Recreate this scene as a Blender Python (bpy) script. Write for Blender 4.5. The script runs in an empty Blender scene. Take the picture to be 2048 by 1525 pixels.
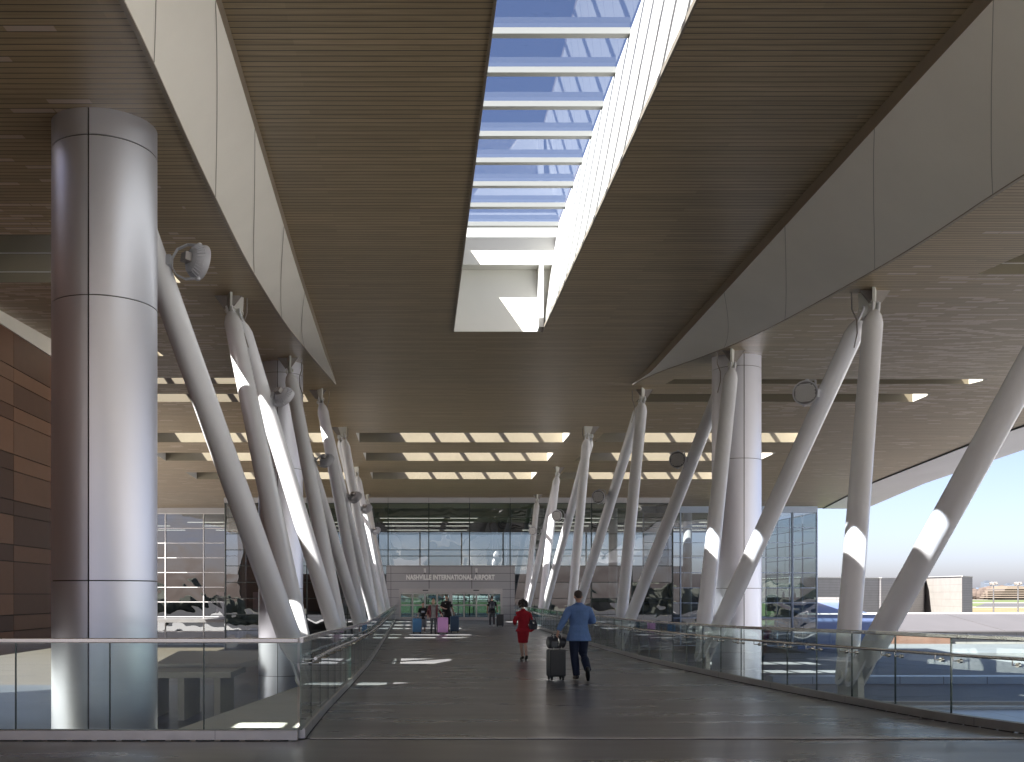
import bpy, bmesh, math, random
from mathutils import Vector, Matrix, Quaternion
random.seed(7)
sc = bpy.context.scene
R = math.radians
E = 1.75                       # eye height (world z of the camera)
F = 2000.0; PX = 840.0; PY = 1190.0   # focal length and principal point in photo pixels (2048 x 1525)
# ---------------------------------------------------------------- camera
cd = bpy.data.cameras.new('camera'); cam = bpy.data.objects.new('camera', cd); sc.collection.objects.link(cam)
cam.location = (0, 0, E); cam.rotation_euler = (R(90), 0, 0)
cd.sensor_fit = 'HORIZONTAL'; cd.sensor_width = 36; cd.lens = F/2048*36
cd.shift_x = (1024-PX)/2048; cd.shift_y = (PY-762.5)/2048
cd.clip_start = 0.1; cd.clip_end = 9000
sc.camera = cam
# ---------------------------------------------------------------- sky and sun
SUN = Vector((0.71, 0.60, -1.0)).normalized()       # travel direction of the light
w = bpy.data.worlds.new('World'); sc.world = w; w.use_nodes = True
nt = w.node_tree; bg = nt.nodes['Background']
sky = nt.nodes.new('ShaderNodeTexSky'); sky.sky_type = 'NISHITA'; sky.sun_disc = False
sky.sun_elevation = math.asin(-SUN.z); sky.sun_rotation = math.atan2(-SUN.x, -SUN.y)
sky.air_density = 0.6; sky.dust_density = 1.6; sky.ozone_density = 2.6
tn = nt.nodes.new('ShaderNodeVectorMath'); tn.operation = 'MULTIPLY'; tn.inputs[1].default_value = (1.14, .955, .915)
nt.links.new(sky.outputs[0], tn.inputs[0]); nt.links.new(tn.outputs[0], bg.inputs[0]); bg.inputs[1].default_value = 0.05
sd = bpy.data.lights.new('sun', 'SUN'); sd.energy = 5.0; sd.angle = R(0.5); sd.color = (1, 0.95, 0.88)
so = bpy.data.objects.new('sun', sd); sc.collection.objects.link(so)
so.rotation_euler = SUN.to_track_quat('-Z', 'Y').to_euler(); so.location = (-40, -40, 60)
sc.view_settings.view_transform = 'Standard'; sc.view_settings.look = 'None'
sc.view_settings.exposure = 2.38; sc.view_settings.gamma = 1
sc.cycles.max_bounces = 10; sc.cycles.diffuse_bounces = 6; sc.cycles.glossy_bounces = 4
sc.cycles.transmission_bounces = 6; sc.cycles.transparent_max_bounces = 16
sc.cycles.use_denoising = True; sc.cycles.sample_clamp_indirect = 6
sc.cycles.caustics_reflective = False; sc.cycles.caustics_refractive = False
# ---------------------------------------------------------------- materials
MT = {}
def mat(name, col, rough=0.6, metal=0.0, var=0.0, scale=4.0, bump=0.0, stretch=(1,1,1), spec=0.5, aniso=0.0, rvar=0.0, emit=None):
    if name in MT: return MT[name]
    m = bpy.data.materials.new(name); m.use_nodes = True; n = m.node_tree.nodes; l = m.node_tree.links
    b = n['Principled BSDF']; b.inputs['Base Color'].default_value = (*col, 1)
    b.inputs['Roughness'].default_value = rough; b.inputs['Metallic'].default_value = metal
    b.inputs['Specular IOR Level'].default_value = spec
    if aniso: b.inputs['Anisotropic'].default_value = aniso
    if emit: b.inputs['Emission Color'].default_value = (*col, 1); b.inputs['Emission Strength'].default_value = emit
    if var or bump or rvar:
        tc = n.new('ShaderNodeTexCoord'); mp = n.new('ShaderNodeMapping'); mp.inputs['Scale'].default_value = stretch
        nz = n.new('ShaderNodeTexNoise'); nz.inputs['Scale'].default_value = scale; nz.inputs['Detail'].default_value = 6
        nz.inputs['Roughness'].default_value = 0.6
        l.new(tc.outputs['Object'], mp.inputs[0]); l.new(mp.outputs[0], nz.inputs['Vector'])
        if var:
            cr = n.new('ShaderNodeValToRGB')
            cr.color_ramp.elements[0].position = .3; cr.color_ramp.elements[1].position = .7
            cr.color_ramp.elements[0].color = (*[c*(1-var) for c in col], 1); cr.color_ramp.elements[1].color = (*[min(1, c*(1+var)) for c in col], 1)
            l.new(nz.outputs[0], cr.inputs[0]); l.new(cr.outputs[0], b.inputs['Base Color'])
        if rvar:
            mr = n.new('ShaderNodeMapRange'); mr.inputs[1].default_value = .3; mr.inputs[2].default_value = .7
            mr.inputs[3].default_value = max(.02, rough-rvar); mr.inputs[4].default_value = rough+rvar
            l.new(nz.outputs[0], mr.inputs[0]); l.new(mr.outputs[0], b.inputs['Roughness'])
        if bump:
            bp = n.new('ShaderNodeBump'); bp.inputs['Strength'].default_value = bump; bp.inputs['Distance'].default_value = .02
            l.new(nz.outputs[0], bp.inputs['Height']); l.new(bp.outputs[0], b.inputs['Normal'])
    MT[name] = m; return m

def math_node(n, l, op, a, b=None):
    q = n.new('ShaderNodeMath'); q.operation = op
    for i, v in enumerate((a, b)):
        if v is None: continue
        if isinstance(v, (int, float)): q.inputs[i].default_value = v
        else: l.new(v, q.inputs[i])
    return q.outputs[0]

def plank_mat(name, col, hi, row=0.15, shingle=True):
    m = bpy.data.materials.new(name); m.use_nodes = True; n = m.node_tree.nodes; l = m.node_tree.links
    b = n['Principled BSDF']; b.inputs['Roughness'].default_value = .42
    tc = n.new('ShaderNodeTexCoord')
    br = n.new('ShaderNodeTexBrick'); br.inputs['Scale'].default_value = 1; br.inputs['Mortar Size'].default_value = 0.0
    br.inputs['Mortar Smooth'].default_value = .15; br.inputs['Brick Width'].default_value = 3.66; br.inputs['Row Height'].default_value = row
    br.inputs['Color1'].default_value = (*[c*.88 for c in col], 1); br.inputs['Color2'].default_value = (*[c*1.12 for c in col], 1)
    br.inputs['Mortar'].default_value = (*[c*.12 for c in col], 1)
    l.new(tc.outputs['Object'], br.inputs['Vector'])
    mp = n.new('ShaderNodeMapping'); mp.inputs['Scale'].default_value = (.8, 22, 1); l.new(tc.outputs['Object'], mp.inputs[0])
    nz = n.new('ShaderNodeTexNoise'); nz.inputs['Scale'].default_value = 1.5; nz.inputs['Detail'].default_value = 5; l.new(mp.outputs[0], nz.inputs['Vector'])
    gr = n.new('ShaderNodeMapRange'); gr.inputs[1].default_value = .3; gr.inputs[2].default_value = .7; gr.inputs[3].default_value = .82; gr.inputs[4].default_value = 1.16
    l.new(nz.outputs[0], gr.inputs[0])
    mx = n.new('ShaderNodeMix'); mx.data_type = 'RGBA'; mx.blend_type = 'MULTIPLY'; mx.inputs[0].default_value = 1
    cc = n.new('ShaderNodeCombineColor'); [l.new(gr.outputs[0], cc.inputs[i]) for i in range(3)]
    l.new(br.outputs[0], mx.inputs[6]); l.new(cc.outputs[0], mx.inputs[7])
    out = mx.outputs[2]
    if shingle:
        b2 = n.new('ShaderNodeTexBrick'); b2.inputs['Scale'].default_value = 1; b2.inputs['Mortar Size'].default_value = .011
        b2.inputs['Brick Width'].default_value = .62; b2.inputs['Row Height'].default_value = row; b2.offset = .35
        b2.inputs['Color1'].default_value = (0, 0, 0, 1); b2.inputs['Color2'].default_value = (1, 1, 1, 1); b2.inputs['Mortar'].default_value = (0, 0, 0, 1)
        l.new(tc.outputs['Object'], b2.inputs['Vector'])
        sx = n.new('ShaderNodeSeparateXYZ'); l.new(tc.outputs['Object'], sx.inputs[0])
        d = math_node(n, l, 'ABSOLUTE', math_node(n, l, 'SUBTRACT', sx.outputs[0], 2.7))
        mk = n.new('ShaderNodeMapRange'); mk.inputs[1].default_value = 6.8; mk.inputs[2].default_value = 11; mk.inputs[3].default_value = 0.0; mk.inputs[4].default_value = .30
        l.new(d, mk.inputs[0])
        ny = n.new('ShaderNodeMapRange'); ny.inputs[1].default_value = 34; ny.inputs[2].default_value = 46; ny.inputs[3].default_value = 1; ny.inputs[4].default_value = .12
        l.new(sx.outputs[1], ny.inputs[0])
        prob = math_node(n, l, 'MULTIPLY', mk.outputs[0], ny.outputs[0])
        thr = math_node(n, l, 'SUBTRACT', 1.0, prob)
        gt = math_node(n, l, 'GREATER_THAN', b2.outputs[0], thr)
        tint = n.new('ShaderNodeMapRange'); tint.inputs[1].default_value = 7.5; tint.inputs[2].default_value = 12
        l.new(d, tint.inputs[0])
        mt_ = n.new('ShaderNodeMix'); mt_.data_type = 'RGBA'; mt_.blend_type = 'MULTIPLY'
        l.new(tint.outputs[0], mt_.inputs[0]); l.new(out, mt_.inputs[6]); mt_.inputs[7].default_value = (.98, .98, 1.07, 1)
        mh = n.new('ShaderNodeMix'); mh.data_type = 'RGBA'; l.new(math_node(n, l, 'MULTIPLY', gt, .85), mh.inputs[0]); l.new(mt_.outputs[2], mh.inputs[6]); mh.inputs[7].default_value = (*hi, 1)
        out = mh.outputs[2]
    sy = n.new('ShaderNodeSeparateXYZ'); l.new(tc.outputs['Object'], sy.inputs[0])
    fr_ = math_node(n, l, 'FRACT', math_node(n, l, 'DIVIDE', sy.outputs[1], row))
    groove = math_node(n, l, 'GREATER_THAN', math_node(n, l, 'ABSOLUTE', math_node(n, l, 'SUBTRACT', fr_, .5)), .43)
    mg = n.new('ShaderNodeMix'); mg.data_type = 'RGBA'; l.new(groove, mg.inputs[0]); l.new(out, mg.inputs[6]); mg.inputs[7].default_value = (*[c*.16 for c in col], 1); out = mg.outputs[2]
    l.new(out, b.inputs['Base Color'])
    bp = n.new('ShaderNodeBump'); bp.inputs['Strength'].default_value = .6; bp.inputs['Distance'].default_value = .01; bp.invert = True
    l.new(groove, bp.inputs['Height']); l.new(bp.outputs[0], b.inputs['Normal'])
    MT[name] = m; return m

def glass_mat(name, tint, refl=0.1, wave=0.0, wscale=0.8, fres=1.5, rough=0.0):
    m = bpy.data.materials.new(name); m.use_nodes = True; n = m.node_tree.nodes; l = m.node_tree.links
    n.remove(n['Principled BSDF']); o = n['Material Output']
    tr = n.new('ShaderNodeBsdfTransparent'); tr.inputs[0].default_value = (*tint, 1)
    gl = n.new('ShaderNodeBsdfGlossy'); gl.inputs['Roughness'].default_value = rough; gl.inputs[0].default_value = (.92, .95, 1, 1)
    fr = n.new('ShaderNodeFresnel'); ge = n.new('ShaderNodeNewGeometry')
    io = n.new('ShaderNodeMix'); io.data_type = 'FLOAT'; io.inputs[2].default_value = fres; io.inputs[3].default_value = 1/fres
    l.new(ge.outputs['Backfacing'], io.inputs[0]); l.new(io.outputs[0], fr.inputs[0])
    mx = n.new('ShaderNodeMixShader')
    f = math_node(n, l, 'MAXIMUM', math_node(n, l, 'ADD', fr.outputs[0], refl), 0.0)
    f = math_node(n, l, 'MINIMUM', f, 1.0)
    l.new(f, mx.inputs[0]); l.new(tr.outputs[0], mx.inputs[1]); l.new(gl.outputs[0], mx.inputs[2]); l.new(mx.outputs[0], o.inputs[0])
    if wave:
        tc = n.new('ShaderNodeTexCoord'); nz = n.new('ShaderNodeTexNoise'); nz.inputs['Scale'].default_value = wscale; nz.inputs['Detail'].default_value = 1.2
        nz.inputs['Distortion'].default_value = .6
        l.new(tc.outputs['Object'], nz.inputs['Vector'])
        bp = n.new('ShaderNodeBump'); bp.inputs['Strength'].default_value = 1; bp.inputs['Distance'].default_value = wave
        l.new(nz.outputs[0], bp.inputs['Height']); l.new(bp.outputs[0], gl.inputs['Normal'])
    MT[name] = m; return m

def lined_mat(name, col, line, w_, h_, rough=.5, metal=0., mort=.012, var=.05, axes='XZ', off=0.0):
    """flat panels with dark joints; axes says which object axes run along and up"""
    m = bpy.data.materials.new(name); m.use_nodes = True; n = m.node_tree.nodes; l = m.node_tree.links
    b = n['Principled BSDF']; b.inputs['Roughness'].default_value = rough; b.inputs['Metallic'].default_value = metal
    tc = n.new('ShaderNodeTexCoord'); s = n.new('ShaderNodeSeparateXYZ'); c = n.new('ShaderNodeCombineXYZ'); l.new(tc.outputs['Object'], s.inputs[0])
    l.new(s.outputs['XYZ'.index(axes[0])], c.inputs[0]); l.new(s.outputs['XYZ'.index(axes[1])], c.inputs[1])
    br = n.new('ShaderNodeTexBrick'); br.inputs['Scale'].default_value = 1; br.offset = off; br.inputs['Mortar Size'].default_value = mort
    br.inputs['Brick Width'].default_value = w_; br.inputs['Row Height'].default_value = h_
    br.inputs['Color1'].default_value = (*[x*(1-var) for x in col], 1); br.inputs['Color2'].default_value = (*[x*(1+var) for x in col], 1)
    br.inputs['Mortar'].default_value = (*line, 1); l.new(c.outputs[0], br.inputs['Vector'])
    nz = n.new('ShaderNodeTexNoise'); nz.inputs['Scale'].default_value = .7; nz.inputs['Detail'].default_value = 6; l.new(tc.outputs['Object'], nz.inputs['Vector'])
    mr = n.new('ShaderNodeMapRange'); mr.inputs[1].default_value = .3; mr.inputs[2].default_value = .7; mr.inputs[3].default_value = .92; mr.inputs[4].default_value = 1.06; l.new(nz.outputs[0], mr.inputs[0])
    cc = n.new('ShaderNodeCombineColor'); [l.new(mr.outputs[0], cc.inputs[i]) for i in range(3)]
    mx = n.new('ShaderNodeMix'); mx.data_type = 'RGBA'; mx.blend_type = 'MULTIPLY'; mx.inputs[0].default_value = 1
    l.new(br.outputs[0], mx.inputs[6]); l.new(cc.outputs[0], mx.inputs[7]); l.new(mx.outputs[2], b.inputs['Base Color'])
    MT[name] = m; return m

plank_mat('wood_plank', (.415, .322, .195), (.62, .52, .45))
mat('fascia_paint', (.92, .89, .81), .5, var=.03, scale=.6)
mat('trim_brown', (.30, .25, .19), .45, .2, var=.06, scale=2)
mat('joint_soft', (.42, .40, .36), .6)
mat('shaft_white', (.60, .585, .54), .55, var=.02, scale=1)
mat('slot_shade', (.10, .085, .055), .6)  # unlit look of the narrow slots, put into a dark lining colour
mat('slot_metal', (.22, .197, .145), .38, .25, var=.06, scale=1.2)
mat('joint_dark', (.03, .03, .03), .7)
mat('strut_white', (.77, .79, .84), .27, 0, var=.025, scale=1.5, spec=.6, bump=.03)
mat('bracket_grey', (.30, .28, .27), .45, .3, var=.1, scale=6)
mat('bracket_white', (.6, .61, .58), .4, 0, var=.05, scale=4)
mat('brushed_steel', (.66, .67, .74), .40, 1.0, var=.03, scale=.8, stretch=(1,1,.25), aniso=.4)
mat('stainless', (.62, .60, .57), .22, 1.0, var=.05, scale=3, rvar=.08)
mat('stainless_dull', (.42, .41, .40), .36, 1.0, var=.12, scale=3, rvar=.08)
mat('lamp_grey', (.50, .51, .56), .4, 0, var=.05, scale=8)
mat('lamp_lens', (.16, .16, .17), .3)
mat('edge_metal', (.58, .57, .60), .35, .4, var=.06, scale=.5, stretch=(1, .3, 1))
mat('grey_panel', (.40, .40, .425), .45, .15, var=.03, scale=1)
mat('mullion_dark', (.035, .045, .045), .35, .4)
mat('mullion_light', (.62, .62, .62), .35, .3)
mat('mullion_blue', (.30, .36, .46), .35, .5)
glass_mat('rail_glass', (.91, .96, .94), refl=.0, fres=1.42)
glass_mat('facade_glass', (.30, .34, .355), refl=.10, wave=.014, wscale=.5)
glass_mat('door_glass', (.62, .72, .70), refl=.03)
glass_mat('skylight_glass', (.72, .80, .90), refl=.05)
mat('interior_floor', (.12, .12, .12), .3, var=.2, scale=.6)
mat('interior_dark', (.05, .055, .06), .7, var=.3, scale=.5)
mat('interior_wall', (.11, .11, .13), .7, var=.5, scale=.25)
mat('strip_light', (1, .93, .78), .5, emit=.35)
mat('letter_white', (.93, .93, .93), .4)
mat('plastic_white', (.7, .7, .7), .4)
mat('black_rubber', (.02, .02, .022), .6)
lined_mat('entrance_panel', (.46, .445, .45), (.10, .10, .10), 3.1, .64, rough=.4, metal=.25, mort=.018)

def deck_mat():
    m = bpy.data.materials.new('deck_concrete'); m.use_nodes = True; n = m.node_tree.nodes; l = m.node_tree.links
    b = n['Principled BSDF']; tc = n.new('ShaderNodeTexCoord')
    mp = n.new('ShaderNodeMapping'); mp.inputs['Scale'].default_value = (.35, 1.6, 1); l.new(tc.outputs['Object'], mp.inputs[0])
    a = n.new('ShaderNodeTexNoise'); a.inputs['Scale'].default_value = .8; a.inputs['Detail'].default_value = 8; a.inputs['Roughness'].default_value = .62; l.new(mp.outputs[0], a.inputs['Vector'])
    mp2 = n.new('ShaderNodeMapping'); mp2.inputs['Scale'].default_value = (.5, 5, 1); l.new(tc.outputs['Object'], mp2.inputs[0])
    c = n.new('ShaderNodeTexNoise'); c.inputs['Scale'].default_value = 3; c.inputs['Detail'].default_value = 4; l.new(mp2.outputs[0], c.inputs['Vector'])
    cr = n.new('ShaderNodeValToRGB'); e = cr.color_ramp.elements
    e[0].position = .3; e[0].color = (.105, .110, .120, 1); e[1].position = .72; e[1].color = (.165, .168, .175, 1)
    l.new(a.outputs[0], cr.inputs[0]); l.new(cr.outputs[0], b.inputs['Base Color'])
    mr = n.new('ShaderNodeMapRange'); mr.inputs[1].default_value = .3; mr.inputs[2].default_value = .7; mr.inputs[3].default_value = .22; mr.inputs[4].default_value = .40
    l.new(a.outputs[0], mr.inputs[0]); l.new(mr.outputs[0], b.inputs['Roughness'])
    bp = n.new('ShaderNodeBump'); bp.inputs['Strength'].default_value = .10; bp.inputs['Distance'].default_value = .004
    l.new(c.outputs[0], bp.inputs['Height']); l.new(bp.outputs[0], b.inputs['Normal'])
    b.inputs['Specular IOR Level'].default_value = .6
    MT['deck_concrete'] = m
deck_mat()
# ---------------------------------------------------------------- mesh helpers
def tag(o, label=None, cat=None, group=None, kind=None):
    if label: o['label'] = label
    if cat: o['category'] = cat
    if group: o['group'] = group
    if kind: o['kind'] = kind
    return o
def empty(name, label, cat, loc=(0,0,0), rz=0, group=None):
    o = bpy.data.objects.new(name, None); sc.collection.objects.link(o); o.empty_display_size = .3
    o.location = loc; o.rotation_euler = (0, 0, rz); return tag(o, label, cat, group)
def link(name, me, m=None, parent=None, smooth=False, label=None):
    if m is not None: me.materials.clear(); me.materials.append(MT[m] if isinstance(m, str) else m)
    o = bpy.data.objects.new(name, me); sc.collection.objects.link(o)
    if parent: o.parent = parent
    if smooth:
        for p in me.polygons: p.use_smooth = True
    if label: o['label'] = label
    return o
class MB:
    def __init__(s): s.v = []; s.f = []
    def poly(s, pts):
        i = len(s.v); s.v += [tuple(p) for p in pts]; s.f.append(list(range(i, i+len(pts)))); return s
    def box(s, x0, x1, y0, y1, z0, z1):
        i = len(s.v); s.v += [(x, y, z) for z in (z0, z1) for y in (y0, y1) for x in (x0, x1)]
        s.f += [[i+a for a in q] for q in ((0,2,3,1),(4,5,7,6),(0,1,5,4),(2,6,7,3),(0,4,6,2),(1,3,7,5))]; return s
    def obox(s, c, ax, ay, az):
        c, ax, ay, az = map(Vector, (c, ax, ay, az)); i = len(s.v)
        s.v += [tuple(c+ax*x+ay*y+az*z) for z in (-1, 1) for y in (-1, 1) for x in (-1, 1)]
        s.f += [[i+a for a in q] for q in ((0,2,3,1),(4,5,7,6),(0,1,5,4),(2,6,7,3),(0,4,6,2),(1,3,7,5))]; return s
    def bar(s, a, b, w, h, up=(0,0,1)):
        a, b = Vector(a), Vector(b); d = (b-a); L = d.length
        if L < 1e-6: return s
        d /= L; u = Vector(up); sd = d.cross(u)
        if sd.length < 1e-4: sd = d.cross(Vector((1,0,0)))
        sd.normalize(); u = sd.cross(d).normalized()
        return s.obox((a+b)/2, d*L/2, sd*w/2, u*h/2)
    def rings(s, rs, closed=True, cap=True):
        n = len(rs[0]); i = len(s.v)
        for r in rs: s.v += [tuple(p) for p in r]
        for k in range(len(rs)-1):
            for j in range(n if closed else n-1):
                a = i+k*n+j; b = i+k*n+(j+1) % n; s.f.append([a, b, b+n, a+n])
        if cap: s.f.append([i+j for j in range(n)][::-1]); s.f.append([i+(len(rs)-1)*n+j for j in range(n)])
        return s
    def tube(s, pts, rad, n=12, cap=True, side=None):
        """rad: number, or list of number/(ru, rv) per point; side: reference vector for the first radius"""
        pts = [Vector(p) for p in pts]; rs = []
        if not isinstance(rad, (list, tuple)): rad = [rad]*len(pts)
        for k, p in enumerate(pts):
            d = (pts[min(k+1, len(pts)-1)]-pts[max(k-1, 0)]).normalized()
            ref = Vector(side) if side else (Vector((0,0,1)) if abs(d.z) < .9 else Vector((1,0,0)))
            u = (ref-d*ref.dot(d)).normalized(); v = d.cross(u)
            r = rad[k]; ru, rv = r if isinstance(r, (tuple, list)) else (r, r)
            rs.append([p+u*math.cos(2*math.pi*j/n)*ru+v*math.sin(2*math.pi*j/n)*rv for j in range(n)])
        return s.rings(rs, True, cap)
    def ball(s, c, r, n=12, m=8):
        c = Vector(c); r = Vector(r) if not isinstance(r, (int, float)) else Vector((r, r, r)); rs = []
        for k in range(1, m):
            t = math.pi*k/m
            rs.append([c+Vector((math.sin(t)*math.cos(2*math.pi*j/n)*r.x, math.sin(t)*math.sin(2*math.pi*j/n)*r.y, -math.cos(t)*r.z)) for j in range(n)])
        i = len(s.v); s.rings(rs, True, False)
        b = len(s.v); s.v += [tuple(c-Vector((0,0,r.z))), tuple(c+Vector((0,0,r.z)))]; L = i+(m-2)*n
        for j in range(n): s.f.append([b, i+(j+1) % n, i+j]); s.f.append([b+1, L+j, L+(j+1) % n])
        return s
    def mesh(s, name='m'):
        me = bpy.data.meshes.new(name); me.from_pydata(s.v, [], s.f); me.update(); return me
    def build(s, name, m, parent=None, smooth=False, bevel=0, label=None, seg=2):
        me = s.mesh(name)
        if bevel or smooth:
            bm = bmesh.new(); bm.from_mesh(me); bmesh.ops.recalc_face_normals(bm, faces=bm.faces)
            if bevel: bmesh.ops.bevel(bm, geom=[e for e in bm.edges if e.is_manifold and e.calc_face_angle(0) > .5], offset=bevel, segments=seg, profile=.6, affect='EDGES', clamp_overlap=True)
            bm.to_mesh(me); bm.free()
        o = link(name, me, m, parent, smooth, label)
        if smooth: autosmooth(me)
        return o
def autosmooth(me, ang=40):
    bm = bmesh.new(); bm.from_mesh(me)
    for e in bm.edges:
        e.smooth = (not e.is_manifold) or e.calc_face_angle(0) < R(ang)
    bm.to_mesh(me); bm.free()
def W(H): return E+H
def at(px, py, Y): return Vector(((px-PX)/F*Y, Y, E+(PY-py)/F*Y))
def interp(tab, y):
    if y <= tab[0][0]: return tab[0][1]
    for (a, b), (c, d) in zip(tab, tab[1:]):
        if y <= c: return b+(d-b)*(y-a)/(c-a)
    return tab[-1][1]
# ---------------------------------------------------------------- ground levels
HT = [(-30, 1.6), (11, 1.6), (14.3, 1.64), (20, 1.75), (28, 1.84), (50, 1.87), (78, 1.9)]
def dz(Y): return E-interp(HT, Y)          # deck surface z
DL = [(11, -1.30), (18.7, -1.33), (25.4, -1.33), (40, -1.45), (55, -1.62), (76, -1.85)]
DR = [(8.6, 9.4), (9.3, 8.55), (10.0, 7.9), (10.7, 7.4), (11.55, 6.98), (12.8, 6.7), (14.4, 6.55), (17, 6.45), (20, 6.42), (24, 6.3), (28, 6.25), (36, 6.25), (50, 6.45), (62, 6.8), (76, 7.1)]
PLZ = W(-4.16)
# terrain with airfield bands
m = MB(); m.poly([(-4000, -600, W(-6)), (4000, -600, W(-6)), (4000, 6000, W(-6)), (-4000, 6000, W(-6))])
mat('ground_soil', (.16, .155, .12), .95, var=.3, scale=.02)
tag(m.build('ground', 'ground_soil'), kind='structure')
mat('plaza_paving', (.52, .47, .38), .55, var=.08, scale=.4)
lined_mat('plaza_slabs', (.08, .066, .05), (.035, .03, .025), 3.0, 3.0, rough=.33, axes='XY', mort=.02, var=.04)
m = MB().box(-90, 7.6, 11.9, 84, W(-6.1), PLZ)
tag(m.build('plaza_pavement', 'plaza_slabs'), kind='structure')
mat('plaza_shade_paint', (.055, .06, .07), .32, var=.25, scale=.4, bump=.1)
tag(MB().box(-24, 7.59, 11.95, 46, PLZ+.001, PLZ+.012).build('plaza_shade', 'plaza_shade_paint'), kind='structure')  # shade on the near plaza, drawn as a thin dark slab
mat('lawn_green', (.045, .085, .025), .9, var=.3, scale=.6)
m = MB(); 
m.poly([(-60, 125, W(-3.4)), (60, 125, W(-3.4)), (60, 168, W(-1.3)), (-60, 168, W(-1.3))]); m.poly([(-60, 168, W(-1.3)), (60, 168, W(-1.3)), (60, 230, W(-.6)), (-60, 230, W(-.6))])
m.poly([(-60, 125, W(-3.4)), (-60, 106, W(-3.5)), (60, 106, W(-3.5)), (60, 125, W(-3.4))])
tag(m.build('lawn', 'lawn_green'), kind='structure')
mat('asphalt', (.06, .06, .065), .85, var=.15, scale=.5)
mat('pale_concrete', (.22, .21, .19), .8, var=.08, scale=.3)
m = MB(); m.poly([(-60, 171, W(-1.22)), (60, 171, W(-1.22)), (60, 182, W(-1.09)), (-60, 182, W(-1.09))])
tag(m.build('road', 'pale_concrete'), kind='structure')
mat('bounce_white', (.74, .73, .70), .85, var=.06, scale=.1)
m = MB(); g_ = W(-5.97)
m.poly([(60.5, -60, g_), (220, -60, g_), (220, 85, g_), (60.5, 85, g_)]); m.poly([(-160, -60, g_), (-24, -60, g_), (-24, 11.8, g_), (-160, 11.8, g_)]); m.poly([(-160, 11.8, g_), (-90.1, 11.8, g_), (-90.1, 110, g_), (-160, 110, g_)])
m.poly([(-24, -60, g_), (60.5, -60, g_), (60.5, -14.5, g_), (-24, -14.5, g_)]); m.poly([(16.2, -14.5, g_), (60.5, -14.5, g_), (60.5, 8.9, g_), (16.2, 8.9, g_)])
m.poly([(-89, 12, PLZ+.01), (-24.02, 12, PLZ+.01), (-24.02, 56, PLZ+.01), (-89, 56, PLZ+.01)])
tag(m.build('bounce_slab', 'bounce_white'), kind='structure')  # bright slabs added out of view to bounce sunlight under the roof
# airfield strips
GZ = W(-6)
mat('field_grass', (.07, .095, .03), .95, var=.25, scale=.02); mat('dry_grass', (.15, .12, .06), .95, var=.35, scale=.06)
m = MB().poly([(150, 520, GZ+.05), (2400, 520, GZ+.05), (2400, 1250, GZ+.05), (150, 1250, GZ+.05)])
tag(m.build('airfield_grass', 'field_grass'), kind='structure')
m = MB().poly([(110, 300, GZ+.05), (900, 300, GZ+.05), (900, 452, GZ+.05), (110, 452, GZ+.05)])
tag(m.build('dry_grass_verge', 'dry_grass'), kind='structure')
m = MB(); m.poly([(120, 455, GZ+.1), (1500, 455, GZ+.1), (1500, 490, GZ+.1), (120, 490, GZ+.1)])
m.poly([(150, 700, GZ+.1), (2200, 700, GZ+.1), (2200, 780, GZ+.1), (150, 780, GZ+.1)]); m.poly([(150, 1130, GZ+.1), (2300, 1130, GZ+.1), (2300, 1250, GZ+.1), (150, 1250, GZ+.1)])
tag(m.build('taxiway', 'pale_concrete'), kind='structure')
m = MB().poly([(275, 495, GZ+.12), (1200, 495, GZ+.12), (1200, 690, GZ+.12), (390, 690, GZ+.12)])
tag(m.build('runway_apron', 'asphalt'), kind='structure')
# ---------------------------------------------------------------- bridge deck
m = MB(); ys = [11.16, 12, 13, 14.4, 16, 18, 20, 24, 28, 33, 38, 44, 50, 56, 62, 69, 76.4]
for a, b in zip(ys, ys[1:]):
    pa, pb = dz(a), dz(b); la, lb = interp(DL, a)-.18, interp(DL, b)-.18; ra, rb = interp(DR, a)+.18, interp(DR, b)+.18
    m.poly([(la, a, pa), (ra, a, pa), (rb, b, pb), (lb, b, pb)]); m.poly([(la, a, pa-.45), (lb, b, pb-.45), (rb, b, pb-.45), (ra, a, pa-.45)])
    m.poly([(la, a, pa), (lb, b, pb), (lb, b, pb-.45), (la, a, pa-.45)]); m.poly([(ra, a, pa), (ra, a, pa-.45), (rb, b, pb-.45), (rb, b, pb)])
tag(m.build('bridge_deck', 'deck_concrete'), kind='structure')
z0 = dz(10)
m = MB(); edge = [(9.4, 8.6), (8.55, 9.3), (7.9, 10.0), (7.4, 10.7), (7.25, 11.1)]
pl = [(-16, -14), (16, -14), (16, 6.0), (11.4, 7.4)]+[(x+.18, y-.05) for x, y in edge]+[(7.25, 11.1), (-1.5, 11.1), (-1.5, 11.3), (-16, 11.3)]
seen = []; [seen.append(p) for p in pl if p not in seen]
m.poly([(x, y, z0) for x, y in seen])
for (x, y), (u, v) in zip(seen, seen[1:]+seen[:1]): m.poly([(x, y, z0), (u, v, z0), (u, v, z0-.5), (x, y, z0-.5)])
tag(m.build('concourse_deck', 'deck_concrete'), kind='structure')
m = MB().box(-16, 16, -14, 11.1, z0-1.2, z0-.52); m.box(-1.2, 6.2, 11.2, 76, z0-1.75, z0-.85)
tag(m.build('bridge_girder', 'pale_concrete'), 'pale concrete girder running beneath the walkway deck', 'girder')
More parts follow.
